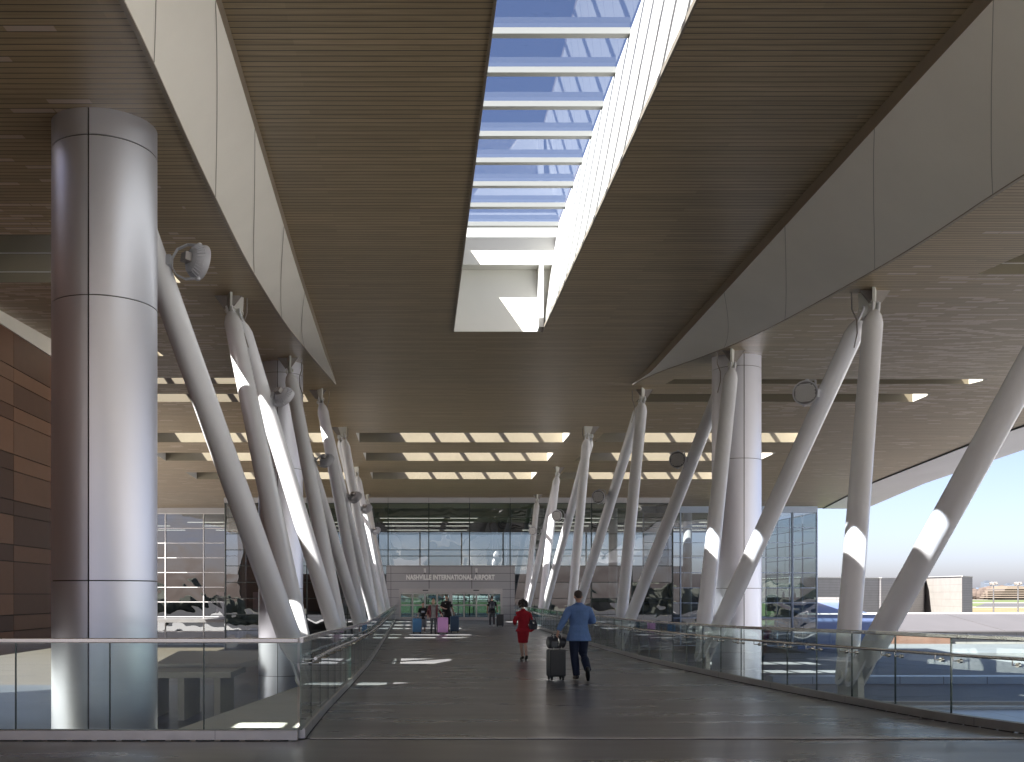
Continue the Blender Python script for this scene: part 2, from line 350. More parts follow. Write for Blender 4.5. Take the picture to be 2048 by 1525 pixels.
# expansion joint
j = empty('expansion_joint', 'metal expansion joint strip across the walkway floor in the foreground', 'floor joint', (0, 11.13, z0))
MB().box(-1.22, 1.19, -.055, .055, -.02, .012).build('cover_plate', 'stainless_dull', j, bevel=.003)
MB().box(1.20, 7.2, -.05, .06, -.02, .014).build('cover_plate', 'stainless_dull', j, bevel=.003)
MB().box(-1.22, 7.2, -.085, -.058, -.02, .004).build('rubber_seal', 'black_rubber', j)
for k in range(17): MB().tube([(-1.0+k*.5, .09, .002), (-1.0+k*.5, .09, .008)], .012, 8).build('screw', 'stainless_dull', j)
# abutment beside the bridge, lower left
mat('abutment', (.55, .54, .50), .7, var=.06, scale=.8)
m = MB(); P_ = [(-1.55, 12.4), (-1.55, 30), (-3.3, 30), (-5.0, 17.5), (-5.0, 12.4)]
m.rings([[(x, y, z) for x, y in P_] for z in (PLZ, W(-2.62))])
m.build('abutment_ledge', 'abutment'); tag(bpy.context.scene.objects['abutment_ledge'], 'pale concrete ledge beside the walkway below the left glass railing', 'ledge')
# ---------------------------------------------------------------- canopy roof
HL = lambda Y: min(6.18+.048*Y, 8.6-.0158*Y)
HR = lambda Y: min(5.07+.077*Y, 8.6-.0158*Y)
HF = lambda Y: 8.6-.0158*Y
roof = empty('canopy_roof', 'large timber-soffit canopy roof covering the airport walkway', 'roof')
def lowline(pts, a, s):
    out = []
    for x, y in pts:
        Y = a/((PY-y)/F-s); out.append((Y, (x-PX)/F*Y))
    return sorted(out)
LO_L = lowline([(253, 0), (386, 301), (492, 520), (567, 643), (629, 719), (673, 772)], 6.18, .048)
LO_R = lowline([(2048, 345), (1819, 500), (1592, 628), (1515, 668), (1426, 706), (1300, 750), (1265, 770)], 5.07, .077)
LO_L[-1] = (38, LO_L[-1][1]); LO_R[-1] = (38, 8.08)
LO_L = [(-14, LO_L[0][1]+.1)]+LO_L; LO_R = [(-14, LO_R[0][1]-.3)]+LO_R
UP_L = [(-14, -2.5), (13, -2.65), (23.9, -2.93), (35.2, -3.1), (38, LO_L[-1][1]+.03)]
UP_R = [(-14, 7.1), (13.45, 7.46), (20.8, 7.66), (35.5, 8.05), (38, 8.05)]
EDG = [(-14, 27), (20, 27), (38, 27.5), (46.5, 28.1), (50.8, 28.3), (67, 30.4), (84, 33.9)]
def dense(tab, wdw=1.6):
    ys_ = [-14, -10, -6, -3]+[k for k in range(0, 38)]+[38]; out = []
    for y in ys_:
        h = min(wdw, 38-y, y+14); out.append((y, sum(interp(tab, y+h*t/3) for t in range(-3, 4))/7))
    return out
tipL, tipR = -3.2, 8.08
LO_L[-1] = (38, tipL); UP_L[-1] = (38, tipL+.02); UP_R[-1] = (38, tipR-.02)
LO_L, LO_R, UP_L, UP_R = map(dense, (LO_L, LO_R, UP_L, UP_R))
LEFT_X = -23.0
# slots: (y0, y1, x0, x1, depth, top opening x-inset, slanted left end, slanted right end)
far_slots = []
for y0, y1, nm in ((48.4, 51.1, 'f'), (54.5, 57.4, 'g'), (62.2, 65.4, 'h')):
    far_slots += [(y0, y1, -14.6, -4.6), (y0, y1, -3.1, 7.3), (y0, y1, 8.9, 19.4)]
far_slots += [(39.7, 41.2, -14.6, -4.6), (39.7, 41.2, 8.9, 20.3)]
near_L = [(36.6, 37.9, -14.6, -4.9), (19.8, 23.4, -14.6, -5.6), (13.7, 14.75, -14.6, -6.4), (30.2, 32.4, -14.6, -8.3)]  # last pair of openings is added out of sight to throw sun inside
near_R = [(36.6, 37.9, 9.3, 20.8), (18.2, 20.8, 11.6, 22), (11.0, 13.0, 11.6, 22)]
def soffit(name, xl, xr, Hf, yr, slots, extra=(), label=None, yb=()):
    m = MB(); ys = sorted(set([yr[0], yr[1]]+[s[0] for s in slots]+[s[1] for s in slots]+[y for y in extra if yr[0] < y < yr[1]]))
    for a, b in zip(ys, ys[1:]):
        hs = sorted([s for s in slots if s[0] <= a+1e-6 and s[1] >= b-1e-6], key=lambda s: s[2])
        cuts = [(xl(a), xl(b))]
        for s in hs: cuts += [(s[2], s[2]), (s[3], s[3])]
        cuts.append((xr(a), xr(b)))
        for k in range(0, len(cuts), 2):
            (p, q), (r, t) = cuts[k], cuts[k+1]
            m.poly([(p, a, W(Hf(a))), (q, b, W(Hf(b))), (t, b, W(Hf(b))), (r, a, W(Hf(a)))])
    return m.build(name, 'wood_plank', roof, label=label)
xs_extra = [y for y, _ in LO_L]+[y for y, _ in LO_R]+[y for y, _ in EDG]
soffit('soffit', lambda y: LEFT_X, lambda y: interp(EDG, y), HF, (38, 84.2), far_slots, xs_extra)
soffit('soffit', lambda y: LEFT_X, lambda y: interp(LO_L, y), HL, (-14, 38), near_L, xs_extra)
soffit('soffit', lambda y: interp(LO_R, y), lambda y: interp(EDG, y), HR, (-14, 38), near_R, xs_extra)
SKX0, SKX1, SKY0, SKY1 = 1.01, 3.72, 3.0, 30.4
soffit('soffit', lambda y: interp(UP_L, y), lambda y: interp(UP_R, y), lambda y: 8.0, (-14, 38), [(SKY0, SKY1, SKX0, SKX1)], xs_extra)
# light slots: shaft walls and glazed top
slot_i = 0
for slots, Hf in ((far_slots, HF), (near_L, HL), (near_R, HR)):
    for (y0, y1, x0, x1) in slots:
        near = y0 < 35
        dpt = 1.0 if not near else 1.9
        if (y1-y0) < 1.9: dpt = .55
        sl = .35*dpt
        fr = MB(); a, b = W(Hf(y0)), W(Hf(y1)); t = max(a, b)+dpt
        fr.poly([(x0, y1, b), (x1, y1, b), (x1, y1, t), (x0, y1, t)]); fr.poly([(x0, y0, a), (x0, y0, t), (x1, y0, t), (x1, y0, a)])
        s = fr.build('light_slot', 'slot_shade' if 36 < y0 < 40 else 'slot_metal', roof)
        en = MB(); en.poly([(x0, y0, a), (x0, y1, b), (x0, y1, t), (x0, y0, t)]); en.poly([(x1, y0, a), (x1, y0, t), (x1, y1, t), (x1, y1, b)])
        en.build('end_panel', 'shaft_white', s)
        # unseen lid added to keep sun off the left part, glazing bars, joints
        xi = x0+1.6
        shut = (19 < y0 < 21) or (18 < y0 < 18.5) or (36 < y0 < 40 and x0 > 0)
        if x1-x0 < 2: xi = x0+.05
        if shut: xi = x1-(3.0 if x0 < 0 and y0 > 19 else .6)  # hidden end of the left slot kept open so sun reaches a strut
        ld = MB(); ld.box(x0-.1, xi, y0-.1, y1+.1, t+.002, t+.08); ld.build('sun_blocker', 'trim_brown', s)
        gb = MB(); nb = 1 if shut else max(2, round((x1-xi)/1.7))
        for k in range(1, nb):
            x = xi+(x1-xi)*k/nb; gb.box(x-.09, x+.09, y0, y1, t-.14, t+.0)
        gb.build('glazing_bar', 'trim_brown', s)
        if near:
            jn = MB()
            for zz in (a+.42, a+.86, a+1.3): jn.box(x0, x1, y1-.02, y1-.004, zz-.008, zz+.008)
            for k in range(1, 4): x = x0+(x1-x0)*k/4; jn.box(x-.008, x+.008, y1-.025, y1-.005, b, t)
            jn.build('joint', 'mullion_light', s)
# fascias between the soffit planes, and the brown trim
def fascia(UP, LO, Hf, sgn):
    ys = [y for y, _ in UP]; m = MB(); tr = MB(); jt = MB()
    for a, b in zip(ys, ys[1:]):
        def hi(y): return W(min(7.74, Hf(y)+.02) if y < 38 else 8.0)
        def hi2(y): return W(min(8.0, max(Hf(y), 7.74)))
        ua, ub, la, lb = interp(UP, a), interp(UP, b), interp(LO, a), interp(LO, b)
        A0, B0, A1, B1 = Vector((ua, a, hi2(a))), Vector((ub, b, hi2(b))), Vector((la, a, W(Hf(a)))), Vector((lb, b, W(Hf(b))))
        for q_ in range(5): m.poly([A0.lerp(A1, q_/5), B0.lerp(B1, q_/5), B0.lerp(B1, (q_+1)/5), A0.lerp(A1, (q_+1)/5)])
        if b <= 38.01:
            tr.poly([(ua, a, W(8.0)), (ub, b, W(8.0)), (ub, b, hi2(b)), (ua, a, hi2(a))])
    me_ = m.mesh(); bm_ = bmesh.new(); bm_.from_mesh(me_); bmesh.ops.remove_doubles(bm_, verts=bm_.verts, dist=.004); bm_.to_mesh(me_); bm_.free()
    f = link('fascia', me_, 'fascia_paint', roof, smooth=True)
    tr.build('edge_trim', 'trim_brown', roof)
    for yj in (9.9, 13.0, 16.6, 21.0, 25.6):
        yl = min((abs(interp(LO, y_)/y_-interp(UP, yj)/yj), y_) for y_ in [yj-1+.05*k for k in range(140)])[1]
        p = Vector((interp(UP, yj), yj, W(min(8.0, max(Hf(yj), 7.74))))); q = Vector((interp(LO, yl), yl, W(Hf(yl)))); dv = q-p
        nrm = Vector((-sgn*abs(dv.z), 0, -abs(dv.x))).normalized()
        n_s = 8; pl_ = []
        for i_ in range(n_s+1):
            t_ = i_/n_s; y_ = yj+(yl-yj)*t_; A_ = Vector((interp(UP, y_), y_, W(min(8.0, max(Hf(y_), 7.74))))); B_ = Vector((interp(LO, y_), y_, W(Hf(y_)))); pl_.append(A_.lerp(B_, t_)+nrm*.006)
        for a_, b_ in zip(pl_, pl_[1:]): jt.bar(a_, b_, .008, .006, up=nrm)
    jt.build('joint', 'joint_soft', f)
    # dark shadow gap along the low edge
    g = MB()
    for (a, xa), (b, xb) in zip(LO, LO[1:]):
        g.bar((xa+sgn*.03, a, W(Hf(a))-.012), (xb+sgn*.03, b, W(Hf(b))-.012), .06, .024)
    g.build('edge_trim', 'trim_brown', roof)
fascia(UP_L, LO_L, HL, -1); fascia(UP_R, LO_R, HR, 1)
# pale metal strip along the roof's right edge, with upstand
m = MB(); up = MB(); je = MB()
for (a, xa), (b, xb) in zip(EDG, EDG[1:]):
    ha, hb = W(HR(a)), W(HR(b))
    m.poly([(xa, a, ha-.05), (xb, b, hb-.05), (xb+1.7, b, hb-.05), (xa+1.7, a, ha-.05)])
    m.poly([(xa+1.7, a, ha-.05), (xb+1.7, b, hb-.05), (xb+3.4, b, hb-.09), (xa+3.4, a, ha-.09)])
    m.poly([(xa, a, ha-.05), (xa, a, ha), (xb, b, hb), (xb, b, hb-.05)])
    up.poly([(xa+3.4, a, ha-.09), (xb+3.4, b, hb-.09), (xb+3.4, b, hb+.7), (xa+3.4, a, ha+.7)])
    je.bar((xa-.03, a, ha-.03), (xb-.03, b, hb-.03), .1, .05)
m.build('edge_strip', 'edge_metal', roof); up.build('edge_strip', 'edge_metal', roof); je.build('edge_trim', 'joint_dark', roof)
m = MB()
for a, b in ((-14, 38), (38, 84)): m.poly([(LEFT_X, a, W(HL(a))), (LEFT_X, b, W(HL(b))), (LEFT_X-.8, b, W(HL(b))+.6), (LEFT_X-.8, a, W(HL(a))+.6)])
m.build('edge_strip', 'edge_metal', roof)
m = MB().box(LEFT_X, 27, -14.4, -14.0, W(5.0), W(8.6)); m.build('edge_strip', 'edge_metal', roof)
# skylight
mat('mullion_cream', (.23, .225, .205), .5)
GT = W(11.0)
sk = MB(); 
sk.poly([(SKX0, SKY0, W(8)), (SKX0, SKY1, W(8)), (SKX0, SKY1, GT), (SKX0, SKY0, GT)])
sk.poly([(SKX1, SKY0, W(8)), (4.1, SKY0, GT), (4.1, SKY1, GT), (SKX1, SKY1, W(8))])
sk.poly([(SKX0, SKY1, W(8)), (SKX1, SKY1, W(8)), (4.1, SKY1, GT), (SKX0, SKY1, GT)])
sk.poly([(SKX0, SKY0, W(8)), (SKX0, SKY0, GT), (4.1, SKY0, GT), (SKX1, SKY0, W(8))])
sk.box(SKX0+.003, 4.09, SKY1-.5, SKY1-.003, W(9.87), GT-.01)
sk.box(SKX1-.16, SKX1-.02, SKY1-.5, SKY1-.003, W(8.01), W(9.868))
skl = sk.build('skylight', 'shaft_white', roof)
m = MB(); nv = Vector((-3, 0, .38)).normalized()
k = 0; y = SKY0+.3
mat('shaft_joint', (.35, .34, .31), .6)
while y < SKY1-.5:
    p = Vector((SKX1, y, W(8.02))); q = Vector((4.1, y, GT-.02)); m.bar(p+nv*.002, q+nv*.002, .016, .004, up=nv); y += .72
m.build('joint', 'shaft_joint', skl)
m = MB(); m.box(SKX0-.02, SKX0+.02, SKY0, SKY1, W(7.97), W(8.06)); m.box(SKX1-.02, SKX1+.02, SKY0, SKY1, W(7.97), W(8.06)); m.build('edge_trim', 'trim_brown', skl)
yb = [29.62-1.445*k for k in range(19)]
for y in yb:
    if y < SKY0: break
    MB().box(SKX0+.01, 4.09, y-.085, y+.085, GT-.10, GT+.02).build('mullion', 'mullion_cream', skl)
yb2 = [30.4]+yb
for a, b in zip(yb2, yb2[1:]):
    if b < SKY0: break
    MB().poly([(SKX0, b, GT+.06), (4.1, b, GT+.06), (4.1, a, GT+.06), (SKX0, a, GT+.06)]).build('glass_pane', 'skylight_glass', skl)
# ---------------------------------------------------------------- columns
def column(x, y, r, ztop, label, zbot=PLZ):
    o = empty('round_column', label, 'column', (x, y, zbot), group='brushed steel clad columns')
    h = ztop-zbot
    MB().tube([(0, 0, 0), (0, 0, h)], r-.02, 48).build('core', 'joint_dark', o, smooth=True)
    seams = [0.0, W(-4.16)+0-zbot, E+.2-zbot, E+4.22-zbot, E+6.3-zbot+(ztop-(E+6.85)), h+.06]
    seams = [0.0, 1.45, E+.2-zbot, E+4.22-zbot, h-.42, h+.05]
    for a, b in zip(seams, seams[1:]):
        for sgn in (1, -1):
            n = 32; g = .012
            rs = []
            for zz in (a+.008, b-.008):
                ring = []
                for k in range(n+1):
                    t = math.pi*k/n; t = t*(1-2*g/math.pi/r)+g/r
                    ring.append((sgn*r*math.sin(t), -sgn*r*math.cos(t)*sgn if sgn > 0 else -r*math.cos(t), zz))
                ring += [(p[0]*(r-.015)/r, p[1]*(r-.015)/r, zz) for p in ring[::-1]]
                rs.append(ring)
            MB().rings(rs).build('cladding_panel', 'brushed_steel', o, smooth=True)
    return o
column(-4.66, 14.8, .75, W(HL(14.8)), 'huge brushed steel column close to the camera on the left')
column(-4.72, 33.9, .75, W(HL(33.9)), 'brushed steel column standing behind the left row of white struts')
column(10.0, 31.6, .75, W(HR(31.6)), 'brushed steel column on the right beyond the glass railing')
# ---------------------------------------------------------------- struts
def plate(poly, c, u, v, n_, th):
    m = MB(); c, u, v, n_ = Vector(c), Vector(u), Vector(v), Vector(n_)
    m.rings([[c+u*a+v*b+n_*s for a, b in poly] for s in (-th/2, th/2)]); return m
def strut(pb, pt, label, group):
    pb, pt = Vector(pb), Vector(pt); L = (pt-pb).length; d = (pt-pb)/L
    o = empty('white_strut', label, 'strut', pb, group=group)
    o.rotation_mode = 'QUATERNION'
    # local frame: z along the strut, y as close as possible to world x (fork plates face sideways)
    sx = Vector((0, 1, 0)); sx = (sx-d*sx.dot(d)).normalized(); sy = d.cross(sx)
    o.rotation_quaternion = Matrix((sx, sy, d)).transposed().to_quaternion()
    r = .212; b0, b1 = .40, .66; t0, t1 = .24, .52
    prof = [(b0-.06, (.15, .11)), (b0, (.185, .13)), (b0+.12, (.205, .17)), (b1, (r, r)), (b1+.03, (r, r)), (L-t1-.03, (r, r)), (L-t1, (r, r)), (L-t0-.1, (.195, .17)), (L-t0, (.15, .12)), (L-t0+.05, (.12, .10))]
    MB().tube([(0, 0, z) for z, _ in prof], [p for _, p in prof], 28, side=(1, 0, 0)).build('tube', 'strut_white', o, smooth=True)
    for end, z, s, w_ in (('lower', 0, 1, .2), ('upper', L, -1, .13)):
        f = MB(); ln = b0+.12 if end == 'lower' else t0+.12
        for sd in (-1, 1):
            yy = sd*(.085 if end == 'lower' else .065)
            pts = [(w_*.95*math.cos(a), -s*0+z-s*w_*.0-s*w_*.95*math.sin(a)) for a in [math.pi*k/8 for k in range(9)]]
            pts = [(x, zz) for x, zz in pts]+[(-w_*.95, z+s*ln*.55), (-w_*.8, z+s*ln), (w_*.8, z+s*ln), (w_*.95, z+s*ln*.55)]
            f.rings([[(x, yy+t, zz) for x, zz in pts] for t in (-.02, .02)])
        f.build('fork', 'strut_white', o, bevel=.006)
        pn = MB(); rr = w_*.45
        for sd in (-1, 1):
            y0 = .105 if end == 'lower' else .085
            pn.tube([(0, sd*y0, z), (0, sd*(y0+.035), z)], rr, 18); pn.tube([(0, sd*(y0+.035), z), (0, sd*(y0+.05), z)], rr*.6, 18)
        pn.tube([(0, -.1, z), (0, .1, z)], rr*.5, 12); pn.build('pin', 'bracket_white', o, smooth=True)
    return o
BY = [18, 26.2, 36, 46.5, 58, 70]
BXL = [-2.06, -2.0, -2.0, -2.03, -2.08, -2.15]
BXR = [7.75, 7.42, 7.22, 7.0, 6.98, 7.35]
TL = [(-4.65, 15.9), (-4.72, 24.6), (-4.32, 32.7), (-3.99, 39.0), (-3.82, 46.9), (-3.95, 60), (-4.0, 74.2)]
TR = [(9.93, 14.0), (10.15, 22.3), (9.5, 30.3), (8.73, 38.9), (8.05, 46.7), (8.34, 60), (8.75, 74.2)]
ordn = ['first', 'second', 'third', 'fourth', 'fifth', 'sixth']
STR = {}
for side, BX, T, Hf in (('left', BXL, TL, HL), ('right', BXR, TR, HR)):
    for k in range(6):
        zb = E-interp(HT, BY[k])+.22; by = BY[k]
        for dlt, tk in ((-.22, k), (.22, k+1)):
            tx, ty = T[tk]; ct = W(Hf(ty))
            dxy = Vector((BX[k]-tx, by-ty, 0)).normalized(); top = Vector((tx, ty, ct-(.50 if tk == 2 else .42)))+dxy*(.26 if tk else 0)
            if tk == 2 and k == 2: top = Vector((-4.72, 35.0, W(HL(35.0))-.42)) if side == 'left' else Vector((10.0, 32.75, W(HR(32.75))-.42))
            lean = 'back to the nearer ceiling bracket' if tk == k else 'on to the farther bracket'
            lb = f'{ordn[k]} {side} white strut pair, the tube leaning {lean}'
            STR[(side, k, tk)] = (Vector((BX[k], by+dlt, zb)), top)
            strut((BX[k], by+dlt, zb), top, lb, 'white inclined struts holding up the roof')
        # base bracket
        o = empty('base_bracket', f'pale steel foot bracket under the {ordn[k]} strut pair on the {side} side', 'bracket', (BX[k], by, zb), group='steel foot brackets of the struts')
        bb = MB(); 
        for dlt in (-.22, .22):
            pts = [(dlt-.3, -1.5), (dlt+.3, -1.5), (dlt+.2, 0), (dlt+.12, .17), (dlt-.12, .17), (dlt-.2, 0)]
            bb.rings([[(t, a, b) for a, b in pts] for t in (-.055, .055)])
        bb.build('plate', 'bracket_white', o, bevel=.008)
        MB().box(-.4, .4, -.75, .75, -1.62, -1.5).build('base_plate', 'bracket_white', o, bevel=.01)
        dn = PLZ-zb+.01
        MB().box(-.32, .32, -.55, .55, dn, -1.62).build('pedestal', 'pale_concrete', o, bevel=.02)
    for tk in range(7):
        tx, ty = T[tk]; ct = W(Hf(ty))
        o = empty('ceiling_bracket', f'grey steel ceiling bracket number {tk+1} from the camera above the {side} struts', 'bracket', (tx, ty, ct), group='steel ceiling brackets of the struts')
        o['label'] = f'grey steel bracket under the soffit where the {(["nearest"]+ordn[1:]+["last"])[tk]} {side} struts meet'
        ks = [q for q in (tk-1, tk) if 0 <= q < 6]
        for q in ks:
            dxy = Vector((BX[q]-tx, BY[q]-ty, 0)).normalized(); sd_ = Vector((-dxy.y, dxy.x, 0)); off = .26 if tk else 0; dr = .50 if tk == 2 else .42
            pts = [(off-.30, .06), (off+.14, .06), (off+.11, -dr-.06), (off+.02, -dr-.12), (off-.10, -dr-.06)]
            sh_ = Vector((0, 0, 0)) if not (tk == 2 and q == 2) else (Vector((-4.72, 35.0, 0))-Vector((tx, ty, 0)) if side == 'left' else Vector((10.0, 32.75, W(HR(32.75))-ct))-Vector((tx, ty, 0)))-dxy*.26
            pb_ = MB(); pb_.rings([[sh_+dxy*a+Vector((0, 0, b))+sd_*t for a, b in pts] for t in (-.028, .028)])
            pb_.build('plate', 'bracket_white', o, bevel=.004)
        rb = MB(); rb.rings([[(a, t, b) for a, b in [(-.38, .05), (.38, .05), (.08, -.36), (-.08, -.36)]] for t in (-.018, .018)]); rb.build('rib', 'bracket_grey', o)
        # conduit cable
        if 0 < tk < 5:
            s = 1 if side == 'left' else -1
            cp = [(s*.42, .25, .02), (s*.42, .24, -.35), (s*.36, .12, -.62), (s*.40, .0, -.95), (s*.52, -.12, -1.3)]
            MB().tube(cp, .016, 8).build('conduit', 'bracket_grey', o, smooth=True)
# ---------------------------------------------------------------- floodlights on the struts
def floodlight(p, aim, side_pt, label):
    """p lamp centre, aim direction, side_pt point on the strut"""
    o = empty('floodlight', label, 'floodlight', p, group='grey round floodlights clamped to the struts')
    aim = Vector(aim).normalized(); q = aim.to_track_quat('Z', 'Y'); Mx = q.to_matrix()
    def T(v): return Mx @ Vector(v)
    hd = MB(); n = 32; rs = []
    for z, r in ((-.17, .10), (-.165, .15), (-.06, .255), (.0, .275), (.05, .285), (.065, .285), (.065, .262), (.05, .26)):
        rs.append([T((r*math.cos(2*math.pi*k/n), r*math.sin(2*math.pi*k/n), z)) for k in range(n)])
    hd.rings(rs); hd.build('housing', 'lamp_grey', o, smooth=True)
    fn = MB()
    for k in range(28):
        a = 2*math.pi*k/28; c, s_ = math.cos(a), math.sin(a)
        fn.obox(T((c*.225, s_*.225, -.075)), T((c*.03-.0, s_*.03, 0))*1.2+T((0, 0, .05)), T((-s_*.005, c*.005, 0)), T((c*.022, s_*.022, -.012)))
    fn.build('fins', 'lamp_grey', o)
    ln = MB().tube([T((0, 0, .05)), T((0, 0, .056))], .258, 32); lens = ln.build('lens', 'lamp_lens', o, smooth=True)
    gr = MB()
    for i in range(-5, 6):
        for j in range(-5, 6):
            x, y = i*.042+(j % 2)*.021, j*.037
            if x*x+y*y < .052: gr.tube([T((x, y, .058)), T((x, y, .068))], .0178, 8)
    gr.build('led_array', 'plastic_white', lens)
    # driver box at the back
    MB().obox(T((0, 0, -.22)), T((.09, 0, 0)), T((0, .07, 0)), T((0, 0, .06))).build('driver_box', 'bracket_grey', o, bevel=.012)
    # yoke from the sides of the housing to the strut
    loc = Vector(p); sp = Vector(side_pt)-loc; yk = MB()
    sv = aim.cross(sp).normalized()
    if sv.length < .1: sv = Vector((0, 0, 1))
    back = sp.normalized()
    for s in (-1, 1):
        pts = [sv*s*.29, sv*s*.30+back*.2, sv*s*.22+back*(sp.length*.72), sp*.93]
        for a, b in zip(pts, pts[1:]): yk.bar(a, b, .07, .014, up=sv)
        yk.tube([sv*s*.27, sv*s*.315], .04, 12)
    yk.build('yoke', 'lamp_grey', o, bevel=.003)
    cl = MB(); cl.obox(sp*.96, back*.04, sv*.09, back.cross(sv)*.09); cl.build('clamp', 'lamp_grey', o, bevel=.006)
    return o
def on_strut(key, py):
    b, t = STR[key]; best = None
    for i in range(0, 401):
        s = i/400; q = b.lerp(t, s); y = PY-(q.z-E)/q.y*F
        if best is None or abs(y-py) < best[0]: best = (abs(y-py), q)
    return best[1]
for k, py, px, desc in ((0, 525, 398, 'topmost on the left, beside the huge steel column'), (1, 795, 568, 'second from the camera on the left, before the far steel column'), (2, 922, 654, 'third from the camera on the left struts'), (3, 995, 710, 'fourth from the camera on the left struts'), (4, 1018, 733, 'fifth from the camera on the left struts'), (5, 1062, 746, 'farthest on the left, against the glass facade')):
    q = on_strut(('left', k, k), py); c = Vector(((px-PX)/F*q.y, q.y-.02, E+(PY-py)/F*q.y))
    if c.x-q.x < .5: c.x = q.x+.52
    sp = q+(c-q).normalized()*.21
    floodlight(c, (.75, .62, -.12) if k == 0 else (.5, .6, -.55), sp, 'grey round floodlight '+desc)
for k, py, px, desc in ((1, 787, 1610, 'nearest on the right, lens facing the camera'), (2, 920, 1355, 'second on the right, left of the steel column'), (3, 994, 1197, 'third on the right struts above the man in blue'), (4, 1032, 1114, 'fourth on the right struts'), (5, 1062, 1066, 'farthest on the right, close to the entrance')):
    q = on_strut(('right', k, k), py); c = Vector(((px-PX)/F*q.y, q.y-.05, E+(PY-py)/F*q.y))
    if q.x-c.x < .5: c.x = q.x-.52
    sp = q+(c-q).normalized()*.21
    floodlight(c, (-.55, -.8, -.12), sp, 'grey round floodlight '+desc)
# ---------------------------------------------------------------- glass railings
def polylen(pts):
    out = [0]
    for a, b in zip(pts, pts[1:]): out.append(out[-1]+(Vector(b)-Vector(a)).length)
    return out
def along(pts, L, s):
    for i in range(len(pts)-1):
        if s <= L[i+1] or i == len(pts)-2:
            t = (s-L[i])/(L[i+1]-L[i]); return Vector(pts[i]).lerp(Vector(pts[i+1]), t)
def railing(label, pts, inward, plen=1.2, hand=True, start_ofs=0.0, cat='railing', maxp=100):
    """pts: deck-level path; inward: +1/-1 side (left of path direction is +1) the handrail sits on"""
    o = empty('glass_railing', label, cat, pts[0]); base = Vector(pts[0]); P = [tuple(Vector(p)-base) for p in pts]; L = polylen(P); tot = L[-1]
    def nrm(s):
        d = (along(P, L, min(tot, s+.05))-along(P, L, max(0, s-.05))); d.z = 0; d.normalize(); return Vector((-d.y, d.x, 0))*inward
    n = max(1, round((tot-start_ofs)/plen)); cuts = [0]+[start_ofs+(tot-start_ofs)*k/n for k in range((1 if start_ofs == 0 else 0), n+1)]
    # base shoe
    ss = [0]; 
    while ss[-1]+.6 < tot: ss.append(ss[-1]+.6)
    ss.append(tot)
    def ribbon(prof):
        rs = []
        for s in ss:
            c = along(P, L, s); nn = nrm(s); rs.append([c+nn*u+Vector((0, 0, v)) for u, v in prof])
        return MB().rings(rs)
    ribbon([(-.05, .012), (.05, .012), (.05, .115), (.045, .12), (.02, .12), (.02, .105), (-.02, .105), (-.02, .12), (-.045, .12), (-.05, .115)]).build('base_shoe', 'stainless_dull', o)
    sm = MB(); s = .9
    while s < tot: c = along(P, L, s); nn = nrm(s); sm.bar(c+nn*.0505+Vector((0, 0, .015)), c+nn*.0505+Vector((0, 0, .117)), .004, .002, up=nn); s += 3.0
    sm.build('shoe_joint', 'joint_dark', o)
    ds = MB(); s = .1
    while s < tot:
        c = along(P, L, s); d = along(P, L, min(tot, s+.2))
        nn = nrm(s); ds.bar(c+nn*.04+Vector((0, 0, .006)), d+nn*.04+Vector((0, 0, .006)), .035, .014); s += .27
    ds.build('drain_slot', 'joint_dark', o)
    ribbon([(-.028, 1.07), (.028, 1.07), (.03, 1.08), (.03, 1.118), (.024, 1.125), (-.024, 1.125), (-.03, 1.118), (-.03, 1.08)]).build('top_rail', 'stainless', o)
    npan = 0
    for a, b in zip(cuts, cuts[1:]):
        sub = [a+.008]+[x for x in ss if a+.05 < x < b-.05][::2]+[b-.008]; rs = []
        for s in sub:
            c = along(P, L, s); nn = nrm(s); rs.append([c+nn*u+Vector((0, 0, v)) for u, v in ((-.009, .105), (.009, .105), (.009, 1.075), (-.009, 1.075))])
        MB().rings(rs).build('glass_panel', 'rail_glass', o)
    je = MB()
    for s in cuts[1:-1]:
        c = along(P, L, s); nn = nrm(s); je.bar(c+Vector((0, 0, .12)), c+Vector((0, 0, 1.07)), .012, .02, up=nn)
    je.build('glass_edge', 'glass_edge', o)
    if hand:
        hp = []
        for s in ss: c = along(P, L, s); hp.append(c+nrm(s)*.11+Vector((0, 0, .865)))
        hp = hp[1:] if len(hp) > 4 else hp
        MB().tube(hp, .0205, 10).build('handrail', 'stainless', o, smooth=True)
        for s in cuts[1:-1]:
            br = MB()
            for ds_ in (-.16, .16):
                c = along(P, L, max(0, min(tot, s+ds_))); nn = nrm(s); z = Vector((0, 0, 1))
                br.tube([c-nn*.012+z*.79, c+nn*.03+z*.79], .028, 10); br.tube([c+nn*.02+z*.79, c+nn*.11+z*.79, c+nn*.11+z*.85], .009, 8)
            br.build('handrail_bracket', 'stainless', o, smooth=True)
    return o
mat('glass_edge', (.02, .05, .045), .2, spec=.8)
lp = [(x, y, dz(y)) for y, x in [(11.06, -1.30), (12.0, -1.315), (14, -1.33), (18.7, -1.34), (25.4, -1.34), (32, -1.39), (40, -1.46), (47, -1.54), (55, -1.63), (66, -1.75), (75.0, -1.85)]]
lp = [(x-.02, y, z) for x, y, z in lp]
railing('frameless glass railing with handrail along the left edge of the walkway', lp, -1, 1.2)
rp = [(x, y, dz(y)) for y, x in DR if y < 76]
rp = [(11.5, 7.6, dz(8))]+rp+[(7.05, 75.0, dz(75))]
railing('frameless glass railing with handrail curving along the right edge of the walkway', rp, 1, 1.22)
railing('frameless glass railing crossing the left foreground beside the huge column', [(-1.34, 10.98, dz(11)), (-9.6, 10.98, dz(11))], 1, 1.03, hand=False)
